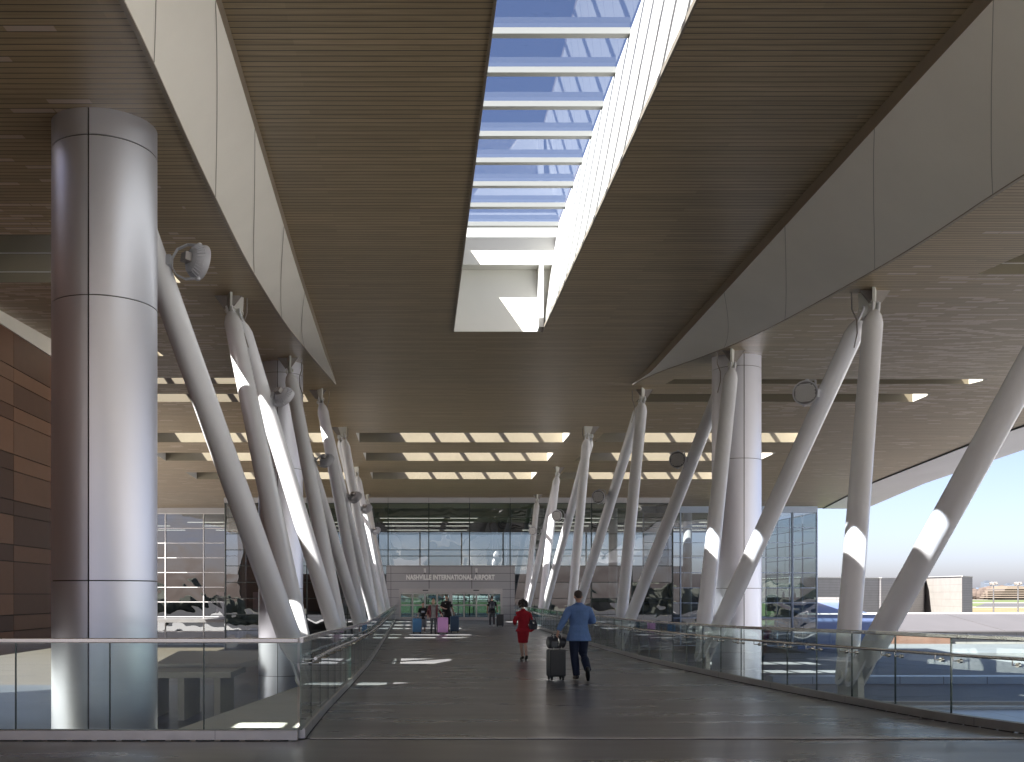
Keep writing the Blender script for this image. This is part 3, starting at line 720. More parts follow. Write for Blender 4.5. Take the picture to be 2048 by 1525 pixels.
# ---------------------------------------------------------------- glass curtain walls
def curtain(name, label, x0, y, bays, bw, levels, mull, glass='facade_glass', deep=.12, hdeep=.08, wv=.07, wh=.05, parent=None):
    o = parent or empty(name, label, 'glass facade', (x0, y, 0))
    f = MB()
    zb, zt = levels[0], levels[-1]
    for k in range(bays+1):
        x = k*bw; f.box(x-wv/2, x+wv/2, -deep, .06, zb, zt)
    f.build('mullion', mull, o)
    h = MB()
    for z in levels: h.box(-wv/2, bays*bw+wv/2, -hdeep-.003, .05, z-wh/2, z+wh/2)
    h.build('transom', mull, o)
    for k in range(bays):
        g = MB()
        for a, b in zip(levels, levels[1:]):
            rx, ry = random.uniform(-.004, .004), random.uniform(-.004, .004)
            g.poly([(k*bw+.03, rx+ry, a+.02), ((k+1)*bw-.03, -rx+ry, a+.02), ((k+1)*bw-.03, -rx-ry, b-.02), (k*bw+.03, rx-ry, b-.02)])
        g.build('glass_pane', glass, o)
    return o
lv = [PLZ]+[W(h) for h in (-2.72, -1.5, -.27, .95, 2.2, 3.42, 4.64, 5.89, 6.98)]
main = curtain('glass_facade', 'central glass curtain wall of the terminal behind the entrance', -14.83, 76.3, 11, 3.1, lv, 'mullion_dark')
MB().box(-.1, 34.2, -.2, .3, W(7.0), W(HF(76))-.004).build('header', 'grey_panel', main)
hj = MB()
for k in range(12): hj.box(k*3.1-.01, k*3.1+.01, -.204, -.2, W(7.0), W(HF(76))-.01)
hj.build('joint', 'joint_dark', main)
lw = [PLZ]+[W(6.78-1.23*k) for k in range(8, -1, -1)]
wl = curtain('glass_facade', 'left wing glass wall with bright horizontal mullions', -37.3, 83.7, 7, 3.2, lw, 'mullion_light')
MB().box(22.35, 22.75, -.3, 0.1, PLZ, W(7.0)).build('end_post', 'mullion_light', wl)
MB().box(-.1, 22.8, -.1, .2, W(6.8), W(HF(83.7))-.004).build('header', 'grey_panel', wl)
lr = [PLZ]+[W(6.74-1.235*k) for k in range(8, -1, -1)]
wr = curtain('glass_facade', 'right wing glass wall with blue-grey mullions at the open side', 18.3, 82, 4, 3.05, lr, 'mullion_blue', glass='facade_glass', wv=.09)
gx = 12.2
wr2 = curtain('glass_facade', 'x', 18.3, 82, 1, 1, [lr[0], lr[1]], 'mullion_blue', parent=wr) if False else None
e = MB()
for z in lr: e.box(gx-.0, gx+2.05, -.06, .05, z-.025, z+.025)
for k in (0, 1): e.box(gx+k*1.98, gx+k*1.98+.08, -.12, .06, PLZ, lr[-1])
e.build('mullion', 'mullion_blue', wr)
e = MB()
for a, b in zip(lr, lr[1:]): e.poly([(gx+.04, .0, a+.02), (gx+1.98, .004, a+.02), (gx+1.98, -.003, b-.02), (gx+.04, .003, b-.02)])
e.build('glass_pane', 'facade_glass', wr)
e = MB()   # return wall going back
for z in lr: e.box(gx+2.0, gx+2.06, .05, 12, z-.025, z+.025)
for k in range(1, 5): e.box(gx+1.98, gx+2.06, k*3-.05, k*3+.05, PLZ, lr[-1])
e.build('mullion', 'mullion_blue', wr)
e = MB().poly([(gx+2.03, .1, PLZ), (gx+2.03, 12, PLZ), (gx+2.03, 12, lr[-1]), (gx+2.03, .1, lr[-1])]); e.build('glass_pane', 'door_glass', wr)
MB().box(-.2, gx+2.06, -.1, .2, W(6.77), W(7.25)).build('header', 'mullion_blue', wr)
# returns between the planes
m = MB(); m.box(-14.95, -14.88, 76.4, 83.6, PLZ, W(7.3)); m.box(19.30, 19.36, 76.4, 82, PLZ, W(7.3))
o = m.build('return_wall', 'facade_glass'); tag(o, 'narrow glass return walls where the central facade steps forward', 'glass facade')
# ---------------------------------------------------------------- terminal interior seen through the glass
ti = empty('terminal_interior', 'dim terminal hall seen through the glass facade', 'building', (0, 90, 0))
def loc(o_, p=(0, 90, 0)): o_.location = (-p[0], -p[1], -p[2]); return o_
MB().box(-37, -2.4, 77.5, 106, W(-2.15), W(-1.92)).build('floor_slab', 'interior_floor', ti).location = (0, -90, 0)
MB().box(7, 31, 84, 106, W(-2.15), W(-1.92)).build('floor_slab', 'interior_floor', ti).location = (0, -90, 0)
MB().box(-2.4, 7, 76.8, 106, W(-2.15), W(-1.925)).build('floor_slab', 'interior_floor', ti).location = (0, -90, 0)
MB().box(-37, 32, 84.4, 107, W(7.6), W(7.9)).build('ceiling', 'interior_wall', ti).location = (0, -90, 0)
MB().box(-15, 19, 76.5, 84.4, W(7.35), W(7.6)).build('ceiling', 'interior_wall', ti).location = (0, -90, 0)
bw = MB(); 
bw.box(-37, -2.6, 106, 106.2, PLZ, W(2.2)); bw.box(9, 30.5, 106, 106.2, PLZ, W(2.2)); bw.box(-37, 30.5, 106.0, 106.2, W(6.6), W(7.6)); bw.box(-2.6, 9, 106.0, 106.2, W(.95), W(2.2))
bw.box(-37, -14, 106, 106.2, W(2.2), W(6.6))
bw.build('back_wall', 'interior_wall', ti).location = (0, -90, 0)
bm_ = MB()
for k in range(10): x = -13.2+k*4.4; bm_.box(x-.07, x+.07, 105.85, 106, W(2.2), W(6.6))
for z in (4.1,): bm_.box(-14, 30.5, 105.9, 105.99, W(z)-.04, W(z)+.04)
for k in range(8): x = -2.6+k*1.66; bm_.box(x-.06, x+.06, 105.85, 106, W(-1.9), W(.95))
bm_.build('mullion', 'mullion_dark', ti).location = (0, -90, 0)
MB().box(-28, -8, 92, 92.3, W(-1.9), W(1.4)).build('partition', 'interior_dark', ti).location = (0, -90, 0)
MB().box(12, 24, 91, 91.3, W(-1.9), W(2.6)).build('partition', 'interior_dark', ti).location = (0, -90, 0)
sl = MB()
for y, z in ((80, 6.1), (86, 6.2), (92, 6.3), (98, 6.3)):
    for x0, x1 in ((-34, -31), (-28, -23), (-20, -16.5), (-12, -7), (-3.2, 1.9), (2.4, 4.6), (10, 15.5), (18, 21), (24, 28)):
        if y < 84 and (x0 < -15 or x1 > 19): continue
        sl.box(x0, x1, y-.05, y+.05, W(z), W(z)+.06)
sl.build('strip_light', 'strip_light', ti).location = (0, -90, 0)
cl = MB()
for x in (-31, -24, -12.6, -6.2, 10.3, 16.6, 23, 29): cl.tube([(x, 86, PLZ), (x, 86, W(7.6))], .38, 20)
cl.build('column', 'plastic_white', ti, smooth=True).location = (0, -90, 0)
mat('notice_pink', (.55, .38, .44), .5, var=.2, scale=12)
nb = MB(); nb.box(-17.3, -15.9, 85, 85.05, W(-1.6), W(.25)); nb.box(-13.2, -12.7, 79, 79.05, W(-1.6), W(.2)); nb.box(12.6, 15.5, 79.5, 79.55, W(-1.3), W(-.6))
nb.build('notice_board', 'notice_pink', ti).location = (0, -90, 0)
# ---------------------------------------------------------------- entrance portal
ent = empty('entrance_portal', 'grey metal panelled entrance portal with glass sliding doors', 'entrance', (2.35, 75, 0))
EX0, EX1 = -2.52, 7.1; DX0, DX1 = -1.58, 6.18; EZ = dz(75)
def pe(mb, name, m_, par=ent, **k):
    o_ = mb.build(name, m_, par, **k)
    if par == ent: o_.location = (-2.35, -75, 0)
    return o_
ZT, ZD = W(2.20), W(.46)
m = MB(); m.box(EX0, DX0, 74.9, 76.1, EZ, ZD); m.box(DX1, EX1, 74.9, 76.1, EZ, ZD); m.box(EX0, EX1, 74.9, 76.1, ZD, ZT)
pe(m, 'panel_cladding', 'grey_panel')
jn = MB()
for zz in (1.60, 1.0, .40, -.22, -.84, -1.46):
    if zz > .46: jn.box(EX0, EX1, 74.893, 74.9, W(zz)-.012, W(zz)+.012)
    else:
        jn.box(EX0, DX0, 74.893, 74.9, W(zz)-.01, W(zz)+.01); jn.box(DX1, EX1, 74.893, 74.9, W(zz)-.01, W(zz)+.01)
for xx in (EX0+.34, EX1-.34): jn.box(xx-.012, xx+.012, 74.892, 74.899, EZ, ZT)
for xx in (.68, 3.88): jn.box(xx-.02, xx+.02, 74.892, 74.899, ZD, ZT)
jn.box(EX0, EX1, 74.89, 74.898, ZT-.1, ZT-.08)
pe(jn, 'joint', 'joint_dark')
mat('door_frame', (.46, .45, .46), .35, .5, var=.03)
fr = MB(); fr.box(DX0, DX1, 74.95, 75.15, ZD-.28, ZD-.002); fr.box(DX0, DX0+.1, 74.95, 75.15, EZ, ZD-.28); fr.box(DX1-.1, DX1, 74.95, 75.15, EZ, ZD-.28); fr.box(2.22, 2.38, 74.95, 75.15, EZ, ZD-.28)
pe(fr, 'door_frame', 'door_frame')
for s0 in (DX0+.1, 2.38):
    wd = (2.22-DX0-.1)/4 if s0 < 0 else (DX1-.1-2.38)/4
    for k in range(4):
        a, b = s0+k*wd, s0+(k+1)*wd; yy = 75.0 if k in (0, 3) else 75.06
        d = MB(); t = .055
        d.box(a, a+t, yy, yy+.045, EZ+.01, ZD-.29); d.box(b-t, b, yy, yy+.045, EZ+.01, ZD-.29)
        d.box(a+t, b-t, yy, yy+.045, ZD-.40, ZD-.29); d.box(a+t, b-t, yy, yy+.045, EZ+.01, EZ+.22); d.box(a+t, b-t, yy, yy+.045, EZ+1.06, EZ+1.17)
        dr = pe(d, 'sliding_door', 'door_frame')
        MB().box(a+t, b-t, yy+.018, yy+.026, EZ+.2, ZD-.38).build('glass_pane', 'door_glass', dr)
sn = MB(); sn.box(.2, .62, 74.88, 74.95, ZD-.17, ZD-.10); sn.box(4.0, 4.42, 74.88, 74.95, ZD-.17, ZD-.10); pe(sn, 'door_sensor', 'black_rubber')
# lettering
def text_mesh(body, size, extr, m_, loc_, name, label, spacing=1.0, offset=0.0, parent=None, cat='sign'):
    cu = bpy.data.curves.new('t', 'FONT'); cu.body = body; cu.size = size; cu.extrude = extr; cu.align_x = 'CENTER'; cu.space_character = spacing; cu.offset = offset
    to = bpy.data.objects.new('t', cu); sc.collection.objects.link(to); bpy.context.view_layer.update()
    me = bpy.data.meshes.new_from_object(to.evaluated_get(bpy.context.evaluated_depsgraph_get())); bpy.data.objects.remove(to)
    o_ = link(name, me, m_, parent); o_.rotation_euler = (R(90), 0, 0); o_.location = loc_
    if label: tag(o_, label, cat)
    return o_
t = text_mesh('NASHVILLE INTERNATIONAL AIRPORT', .50, .02, 'letter_white', (2.27, 74.86, W(1.14)), 'sign_lettering', 'white capital letters reading NASHVILLE INTERNATIONAL AIRPORT above the doors', 1.05, .024)
wdt = t.dimensions.x
t.scale = (6.62/max(.1, wdt), 1, 1)
for x, lb in ((.36, 'small white security camera above the left pair of doors'), (4.22, 'small white security camera above the right pair of doors')):
    o = empty('security_camera', lb, 'camera', (x, 74.88, W(1.72)), group='security cameras above the entrance')
    MB().box(-.09, .09, -.07, .02, .08, .26).build('mount', 'plastic_white', o, bevel=.015)
    MB().tube([(0, -.09, .08), (0, -.12, -.08)], .08, 16).build('housing', 'plastic_white', o, smooth=True)
    MB().ball((0, -.125, -.1), .06).build('dome', 'black_rubber', o, smooth=True)
# ---------------------------------------------------------------- brown panel building on the left
bb = empty('panel_building', 'brown terracotta panelled building volume at the far left', 'building', (-11, 20, W(-1.6)))
mat('terra_back', (.05, .04, .035), .8)
MB().box(-9, -.06, -22, 20.5, 0, 8.7).build('wall', 'terra_back', bb)
pal = [(.25, .13, .08), (.19, .098, .06), (.14, .07, .045), (.22, .118, .075), (.095, .048, .033)]
for i, c in enumerate(pal): mat('terra%d' % i, c, .5, var=.06, scale=2)
rows = [0, .62, 1.05, 1.62, 2.5, 2.95, 3.75, 4.15, 4.95, 5.4, 6.3, 6.7, 7.35, 7.75, 8.7]
cnt = {i: MB() for i in range(5)}
ycol = [-22+.0, -16, -10.2, -6, -1.9, 2.6, 7.08, 11.6, 16, 20.5]
for a, b in zip(rows, rows[1:]):
    for p, q in zip(ycol, ycol[1:]):
        cnt[random.randrange(5)].box(-.05, 0, p+.008, q-.008, a+.012, b-.012)
allp = MB(); ids = []
for i in cnt: o0 = len(allp.v); allp.v += cnt[i].v; allp.f += [[a+o0 for a in f_] for f_ in cnt[i].f]; ids += [i]*len(cnt[i].f)
q = allp.build('cladding', 'terra0', bb)
for i in range(1, 5): q.data.materials.append(MT['terra%d' % i])
for p_, i in zip(q.data.polygons, ids): p_.material_index = i
cnt2 = MB().box(-.12, .03, -22, 20.52, 8.702, 9.25); cnt2.build('coping', 'fascia_paint', bb)
en = MB()
for a, b in zip(rows, rows[1:]): en.box(-8.9, -.05, 20.5, 20.55, a+.012, b-.012)
en.build('cladding_panel', 'terra1', bb)
# planter / bench structure on the lower plaza
o = empty('concrete_bench', 'pale concrete bench structure on the lower plaza behind the glass', 'bench', (-7.7, 34, PLZ))
MB().box(-1.6, 1.5, -1.2, 1.6, 1.42, 1.62).build('slab', 'abutment', o, bevel=.02)
MB().rings([[(-1.6, 1.0, 1.624), (1.5, 1.0, 1.624), (3.4, 4.6, 1.624), (-1.6, 4.6, 1.624)], [(-1.6, 1.0, 1.75), (1.3, 1.0, 1.75), (3.0, 4.6, 2.0), (-1.6, 4.6, 2.0)]]).build('slab', 'abutment', o, bevel=.02)
for x in (-1.4, -.3, .9): MB().box(x, x+.22, -1.0, 1.4, 0, 1.42).build('leg', 'abutment', o, bevel=.015)
# ---------------------------------------------------------------- right side: roofs, concourse, airfield
lined_mat('metal_wall', (.24, .235, .245), (.13, .13, .135), 9.0, .42, rough=.5, metal=.2, mort=.02, axes='XZ', var=.04)
lined_mat('pale_wall', (.27, .26, .25), (.18, .17, .165), 5.0, 1.3, rough=.6, mort=.03, axes='XZ', var=.02)
lined_mat('metal_roof', (.36, .42, .50), (.16, .18, .21), 2.4, 60, rough=.35, metal=.3, mort=.03, axes='XY', var=.05)
mat('bounce_roof', (.66, .66, .66), .6, var=.12, scale=.4); mat('coping_pale', (.66, .62, .55), .5, var=.05, scale=.5)
mat('roof_grey', (.085, .082, .085), .6, var=.07, scale=.5, stretch=(1, .3, 1)); mat('brown_brick', (.16, .085, .06), .7, var=.15, scale=1); mat('blue_metal', (.12, .17, .32), .4, .3, var=.05)
lr_ = empty('lower_terminal_roof', 'stepped low roofs with metal strips below the right railing', 'building', (24, 30, 0))
def lb(mb, nm, mt_, **k): o_ = mb.build(nm, mt_, lr_, **k); o_.location = (-24, -30, 0); return o_
Z0 = W(-4.9)
mat('roof_felt', (.13, .14, .155), .6, var=.15, scale=.3)
lb(MB().box(7.9, 44.9, 9, 84, W(-6), Z0), 'roof_deck', 'roof_felt'); lb(MB().box(45, 90, 9, 70, W(-6), Z0), 'roof_deck', 'bounce_roof')  # outer deck, out of view, is made bright to bounce light
lb(MB().box(33, 120, 84.001, 99.9, W(-6), Z0), 'roof_deck', 'roof_felt')
lb(MB().box(19.4, 90, 55, 56, Z0, W(-4.5)), 'coping', 'metal_roof')
for y0, y1, h in ((20.5, 24.2, -3.6), (29.5, 34.5, -3.95)):
    lb(MB().box(8.5, 60, y0, y1, Z0, W(h)), 'roof_strip', 'metal_roof'); lb(MB().box(8.5, 60, y0-.18, y0-.003, Z0, W(h)+.10), 'coping', 'coping_pale', bevel=.01)
    lb(MB().box(8.5, 60, y1+.003, y1+.18, Z0, W(h)+.10), 'coping', 'stainless_dull')
lb(MB().box(8.5, 60, 40.2, 40.5, Z0, W(-4.3)), 'coping', 'coping_pale'); lb(MB().box(8.5, 60, 15.4, 15.7, Z0, W(-4.4)), 'coping', 'coping_pale')
o = empty('service_building', 'grey building with sloping concrete roof beyond the right railing', 'building', (40, 50, 0))
def sb(mb, nm, mt_, **k): o_ = mb.build(nm, mt_, o, **k); o_.location = (-40, -50, 0); return o_
sb(MB().box(51.8, 190, 100.6, 118, W(-6), W(-3.66)), 'wall', 'pale_wall'); sb(MB().box(42.5, 53.2, 100, 114, W(-6), W(-3.9)), 'wall', 'brown_brick')
sb(MB().rings([[(x, 100.0, W(-3.6)), (x, 118, W(-2.25)), (x, 118, W(-3.0)), (x, 100.0, W(-3.74))] for x in (46.6, 190)]), 'roof', 'roof_grey')
for k in range(9):
    x = 48.5+k*10.0; sb(MB().bar((x, 100.05, W(-3.585)), (x+3.4, 117.9, W(-2.24)), .08, .04), 'roof_seam', 'roof_grey')
sb(MB().box(46.6, 190, 118, 118.4, W(-3.0), W(-2.1)), 'coping', 'mullion_light')
for x in (39.0, 46.0): sb(MB().tube([(x, 99.5, W(-4.9)), (x, 99.5, W(-3.6))], .35, 16), 'post', 'plastic_white', smooth=True)
# blue plant roofs at the facade corner
o = empty('plant_house', 'blue metal plant house with pale parapet at the terminal corner', 'building', (38, 92, 0))
def ph(mb, nm, mt_, **k): o_ = mb.build(nm, mt_, o, **k); o_.location = (-38, -92, 0); return o_
ph(MB().box(34, 41, 90, 96, W(-6), W(-1.75)), 'wall', 'blue_metal')
ph(MB().rings([[(x, 90, W(-1.7)), (x, 96, W(-.72)), (x, 96, W(-1.7))] for x in (34, 40.4)]), 'roof', 'blue_metal')
ph(MB().box(33.9, 41.1, 89.8, 90, W(-1.78), W(-1.66)), 'coping', 'mullion_light'); ph(MB().box(34, 40.6, 96, 98, W(-1.6), W(-.25)), 'parapet', 'pale_wall')
ld = MB()
for x in (35.2, 36.3): ld.tube([(x, 97, W(-.25)), (x, 97, W(.1)), (x+.12, 97.2, W(.28)), (x+.25, 97.4, W(.1)), (x+.25, 97.4, W(-.25))], .05, 8)
ph(ld, 'ladder_rail', 'plastic_white', smooth=True)
# big folded concourse
o = empty('concourse_building', 'large windowless concourse building with folded grey metal faces, the sunlit one coloured paler', 'building', (60, 130, W(-6)))
fp = [(46, 121), (59.6, 130), (63.5, 126), (66.6, 137), (68.0, 141), (79.8, 130), (82.6, 131.5), (86, 150), (46, 150)]
def X_at(px, Y): return (px-PX)/F*Y
fp = [(X_at(1600, 153), 153), (X_at(1757, 169), 169), (X_at(1762, 169), 169), (X_at(1846, 191), 191), (X_at(1850, 195), 195), (X_at(1924, 174), 174), (X_at(1945, 178), 178), (X_at(1945, 221), 228), (X_at(1600, 153), 228)]
hts = [2.65, 2.83, 2.83, 3.2, 3.4, 3.22, 3.2, 3.3, 2.7]
mats_ = ['metal_wall', 'metal_wall', 'metal_wall', 'metal_wall', 'pale_wall', 'metal_wall', 'metal_wall', 'metal_wall', 'metal_wall']  # sunlit face has its brightness put into a paler colour
for k in range(9):
    (ax, ay), (bx, by) = fp[k], fp[(k+1) % 9]; ha, hb = hts[k], hts[(k+1) % 9]
    L_ = math.hypot(bx-ax, by-ay)
    if L_ < .01: continue
    mb = MB().poly([(0, 0, 0), (L_, 0, 0), (L_, 0, hb+6), (0, 0, ha+6)])
    q = mb.build('wall', mats_[k], o); q.location = (ax-60, ay-130, 0); q.rotation_euler = (0, 0, math.atan2(by-ay, bx-ax))
    MB().bar((0, -.03, ha+6.04), (L_, -.03, hb+6.04), .2, .12).build('coping', 'mullion_light', q)
MB().poly([(x-60, y-130, h+6) for (x, y), h in zip(fp, hts)]).build('roof', 'roof_grey', o)
# light masts
for px, Y, lab in ((1987, 230, 'tall airfield light mast nearer the concourse building'), (2036, 235, 'tall airfield light mast at the right edge of the picture')):
    x = X_at(px, Y); top = W((PY-1170)/F*Y)
    o = empty('light_mast', lab, 'light mast', (x, Y, GZ), group='airfield light masts'); h = top-GZ
    MB().tube([(0, 0, 0), (0, 0, h)], [.2, .12], 10).build('pole', 'stainless_dull', o, smooth=True)
    hd = MB(); 
    for a in range(6): t_ = a*math.pi/3; hd.obox((math.cos(t_)*.55, math.sin(t_)*.45, h+.2+.12*(a % 2)), (.32, 0, .12), (0, .2, 0), (-.1, 0, .24))
    hd.build('lamp_head', 'bracket_grey', o)
# parking garage, skyline, far wood
mat('garage_beige', (.18, .15, .12), .8, var=.08, scale=.05); mat('garage_dark', (.10, .09, .09), .8)
gY = 1150; gx0 = X_at(1998, gY)
o = empty('parking_garage', 'distant beige multi-storey parking garage with open levels', 'building', (gx0, gY, GZ))
g = MB(); 
for k in range(5): g.box(-k*-2, 90, 0, 40, 2.4+k*2.5, 3.5+k*2.5)
g.box(12, 30, 4, 36, 12, 16.2); g.box(45, 60, 4, 36, 12, 15.5); g.build('deck', 'garage_beige', o)
MB().box(8, 88, 3, 37, 0, 12.5).build('core', 'garage_dark', o)
mat('tower_haze_blue', (.11, .13, .165), .35, .1, var=.1, scale=.01); mat('tower_haze_pale', (.14, .18, .24), .4, .1, var=.1, scale=.01)  # distance haze is put into these tower colours
for i, (x0, x1, yt, mm, desc) in enumerate(((1965, 1981, 1164, 'tower_haze_blue', 'tallest distant haze-tinted office tower left of the light mast'), (1951, 1962, 1178, 'tower_haze_pale', 'low pale distant block beside the concourse building'), (1982, 1990, 1170, 'tower_haze_pale', 'narrow distant tower behind the first light mast'), (1991, 1998, 1174, 'tower_haze_blue', 'small distant tower right of the first light mast'), (1999, 2010, 1174, 'tower_haze_pale', 'distant block above the parking garage'), (2011, 2021, 1169, 'tower_haze_blue', 'square distant tower above the garage'), (2022, 2033, 1171, 'tower_haze_pale', 'pale distant tower between the garage and second mast'), (2037, 2052, 1169, 'tower_haze_blue', 'distant haze-tinted tower at the right edge'))):
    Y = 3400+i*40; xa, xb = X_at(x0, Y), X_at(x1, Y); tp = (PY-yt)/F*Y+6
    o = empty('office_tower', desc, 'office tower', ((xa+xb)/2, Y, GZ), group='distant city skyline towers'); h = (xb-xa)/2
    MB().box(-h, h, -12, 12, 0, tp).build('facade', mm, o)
    b2 = MB()
    for k in range(4): z = tp*(.55+.1*k); b2.box(-h-.3, h+.3, -12.4, -12.0, z, z+2)
    b2.build('window_band', 'mullion_blue', o); MB().box(-h*.5, h*.4, -6, 6, tp, tp+4).build('plant_room', mm, o)
mat('bare_wood', (.085, .065, .055), .95, var=.35, scale=.05)
random.seed(11); m = MB()
for k in range(900):
    Y = random.uniform(1240, 1500); px = random.uniform(1930, 2075); r = random.uniform(2.2, 5.0)
    m.ball((X_at(px, Y), Y, GZ+r*.7+random.random()*4), (r*1.3, r, r*(.7+random.random()*.7)), 6, 5)
tag(m.build('distant_wood', 'bare_wood'), 'belt of bare brown trees along the far edge of the airfield', 'trees', kind='stuff')
m = MB()
for k in range(1500):
    Y = random.uniform(1500, 2600); px = random.uniform(-1200, 3200); r = random.uniform(6, 15)
    m.ball((X_at(px, Y), Y, GZ+r*.6), (r*2, r, r), 5, 4)
tag(m.build('distant_treeline', 'bare_wood'), 'low line of far trees along the horizon', 'trees', kind='stuff')
# scenery behind the camera (for the reflections in the facade)
mat('hill_green', (.17, .18, .14), .95, var=.4, scale=.05)
m = MB(); random.seed(5)
for k in range(420): x = random.uniform(-300, 300); r = random.uniform(1.5, 4); m.ball((x, -190+random.uniform(-10, 10), W(-6)+random.uniform(0, 4.5)), (r*1.3, r, r), 7, 5)
tag(MB().poly([(-140, -165, W(-5.9)), (140, -165, W(-5.9)), (140, -60.5, W(-5.9)), (-140, -60.5, W(-5.9))]).build('reflection_ground', 'asphalt'), kind='structure')  # dark ground added out of view to darken the facade's reflections
tag(m.build('trees_behind', 'hill_green'), 'dark tree belt opposite the terminal', 'trees', kind='stuff')
# cars seen through the doors
def car(x, y, z, rz, col, label):
    o = empty('parked_car', label, 'car', (x, y, z), rz, group='cars on the road beyond the terminal lawn')
    prof = [(-2.2, .25), (2.2, .25), (2.25, .6), (2.0, .82), (1.2, .95), (-1.9, 1.0), (-2.2, .75)]
    MB().rings([[(a, s*.88, b) for a, b in prof] for s in (-1, 1)]).build('body', col, o, bevel=.06)
    cab = [(1.15, .9), (.45, 1.42), (-1.1, 1.45), (-1.85, .95)]
    MB().rings([[(a, s*.76, b) for a, b in cab] for s in (-1, 1)]).build('window', 'black_rubber', o, bevel=.05)
    MB().box(-1.0, .4, -.7, .7, 1.42, 1.48).build('roof', col, o, bevel=.03)
    for wx in (-1.4, 1.4):
        for s in (-1, 1): MB().tube([(wx, s*.72, .32), (wx, s*.92, .32)], .32, 16).build('wheel', 'black_rubber', o, smooth=True)
mat('car_white', (.75, .76, .78), .25); mat('car_silver', (.45, .47, .5), .25, .6); mat('car_dark', (.06, .08, .11), .2)
for i, (x, c, l_) in enumerate(((-4.2, 'car_silver', 'silver car seen through the leftmost door leaf'), (1.9, 'car_dark', 'dark car seen through the middle of the left doors'), (6.4, 'car_white', 'white car seen through the doors by the centre post'), (10.8, 'car_white', 'white car seen through the right doors left of the last leaf'), (15.2, 'car_dark', 'dark blue car seen beyond the right doors'))):
    car(x, 176, W(-1.16), .05*i, c, l_)
# ---------------------------------------------------------------- people
def cloth(name, col, rough=.85, var=.12, bump=.5, scale=9):
    return mat(name, col, rough, 0, var=var, scale=scale, bump=bump)
mat('skin', (.55, .34, .25), .5, var=.05, scale=20); mat('skin_light', (.62, .42, .33), .5, var=.05, scale=20)
cloth('blazer_blue', (.13, .24, .50)); cloth('navy_cloth', (.012, .022, .055)); cloth('red_cloth', (.32, .004, .018)); cloth('black_cloth', (.012, .012, .014))
cloth('grey_cloth', (.30, .30, .31)); cloth('dark_grey_cloth', (.07, .075, .085)); cloth('plaid_red', (.16, .04, .05), var=.5, scale=30); cloth('pale_print', (.55, .6, .7))
cloth('hair_brown', (.035, .022, .016), .6, .4, 1.0, 60); cloth('hair_dark', (.014, .011, .01), .6, .4, 1.0, 60); cloth('hair_grey', (.045, .035, .032), .7, .6, 1.0, 40); cloth('hair_blond', (.42, .27, .14), .6, .3, 1.0, 60)
mat('shoe_black', (.012, .011, .011), .35); mat('shoe_white', (.6, .6, .6), .5); mat('eye', (.02, .02, .02), .2); mat('lip', (.4, .15, .13), .5)
def solid(mb, name, m_, parent, vox=.011, smooth=2, label=None):
    me = mb.mesh('tmp'); bm = bmesh.new(); bm.from_mesh(me); bmesh.ops.recalc_face_normals(bm, faces=bm.faces); bm.to_mesh(me); bm.free()
    to = bpy.data.objects.new('tmp', me); sc.collection.objects.link(to)
    rm = to.modifiers.new('r', 'REMESH'); rm.mode = 'VOXEL'; rm.voxel_size = vox; rm.use_smooth_shade = True
    if smooth: sm_ = to.modifiers.new('s', 'SMOOTH'); sm_.factor = .5; sm_.iterations = smooth
    dg = bpy.context.evaluated_depsgraph_get(); dg.update()
    out = bpy.data.meshes.new_from_object(to.evaluated_get(dg)); bpy.data.objects.remove(to)
    return link(name, out, m_, parent, True, label)
def hand(mb, wrist, d, side, grip=False):
    """wrist point, hand direction d, side vector from little finger towards thumb"""
    w_ = Vector(wrist); d = Vector(d).normalized(); s = Vector(side); s = (s-d*s.dot(d)).normalized(); n_ = d.cross(s)
    mb.tube([w_-d*.02, w_+d*.02, w_+d*.06, w_+d*.092], [(.026, .02), (.033, .018), (.041, .017), (.036, .014)], 10, side=s)
    cv = .9 if grip else .28
    for k, L in enumerate((.060, .072, .080, .072)):
        b = w_+d*.085+s*(-.031+.0205*k); a = cv*.5; p = [b]; cur = d.copy()
        for seg in (.45, .3, .25):
            cur = (cur*math.cos(a)+n_*math.sin(a)).normalized(); nn_ = cur; p.append(p[-1]+cur*L*seg*1.0)
            n2 = n_-cur*n_.dot(cur)
            if n2.length > .05: pass
            a = cv
        mb.tube(p, [.0092, .0088, .008, .0065], 8)
    b = w_+d*.03+s*.03
    mb.tube([b-s*.01, b+d*.022+s*.022+n_*.006, b+d*.048+s*.026+n_*.014, b+d*.066+s*.02+n_*.02], [.012, .0105, .0095, .0075], 8)
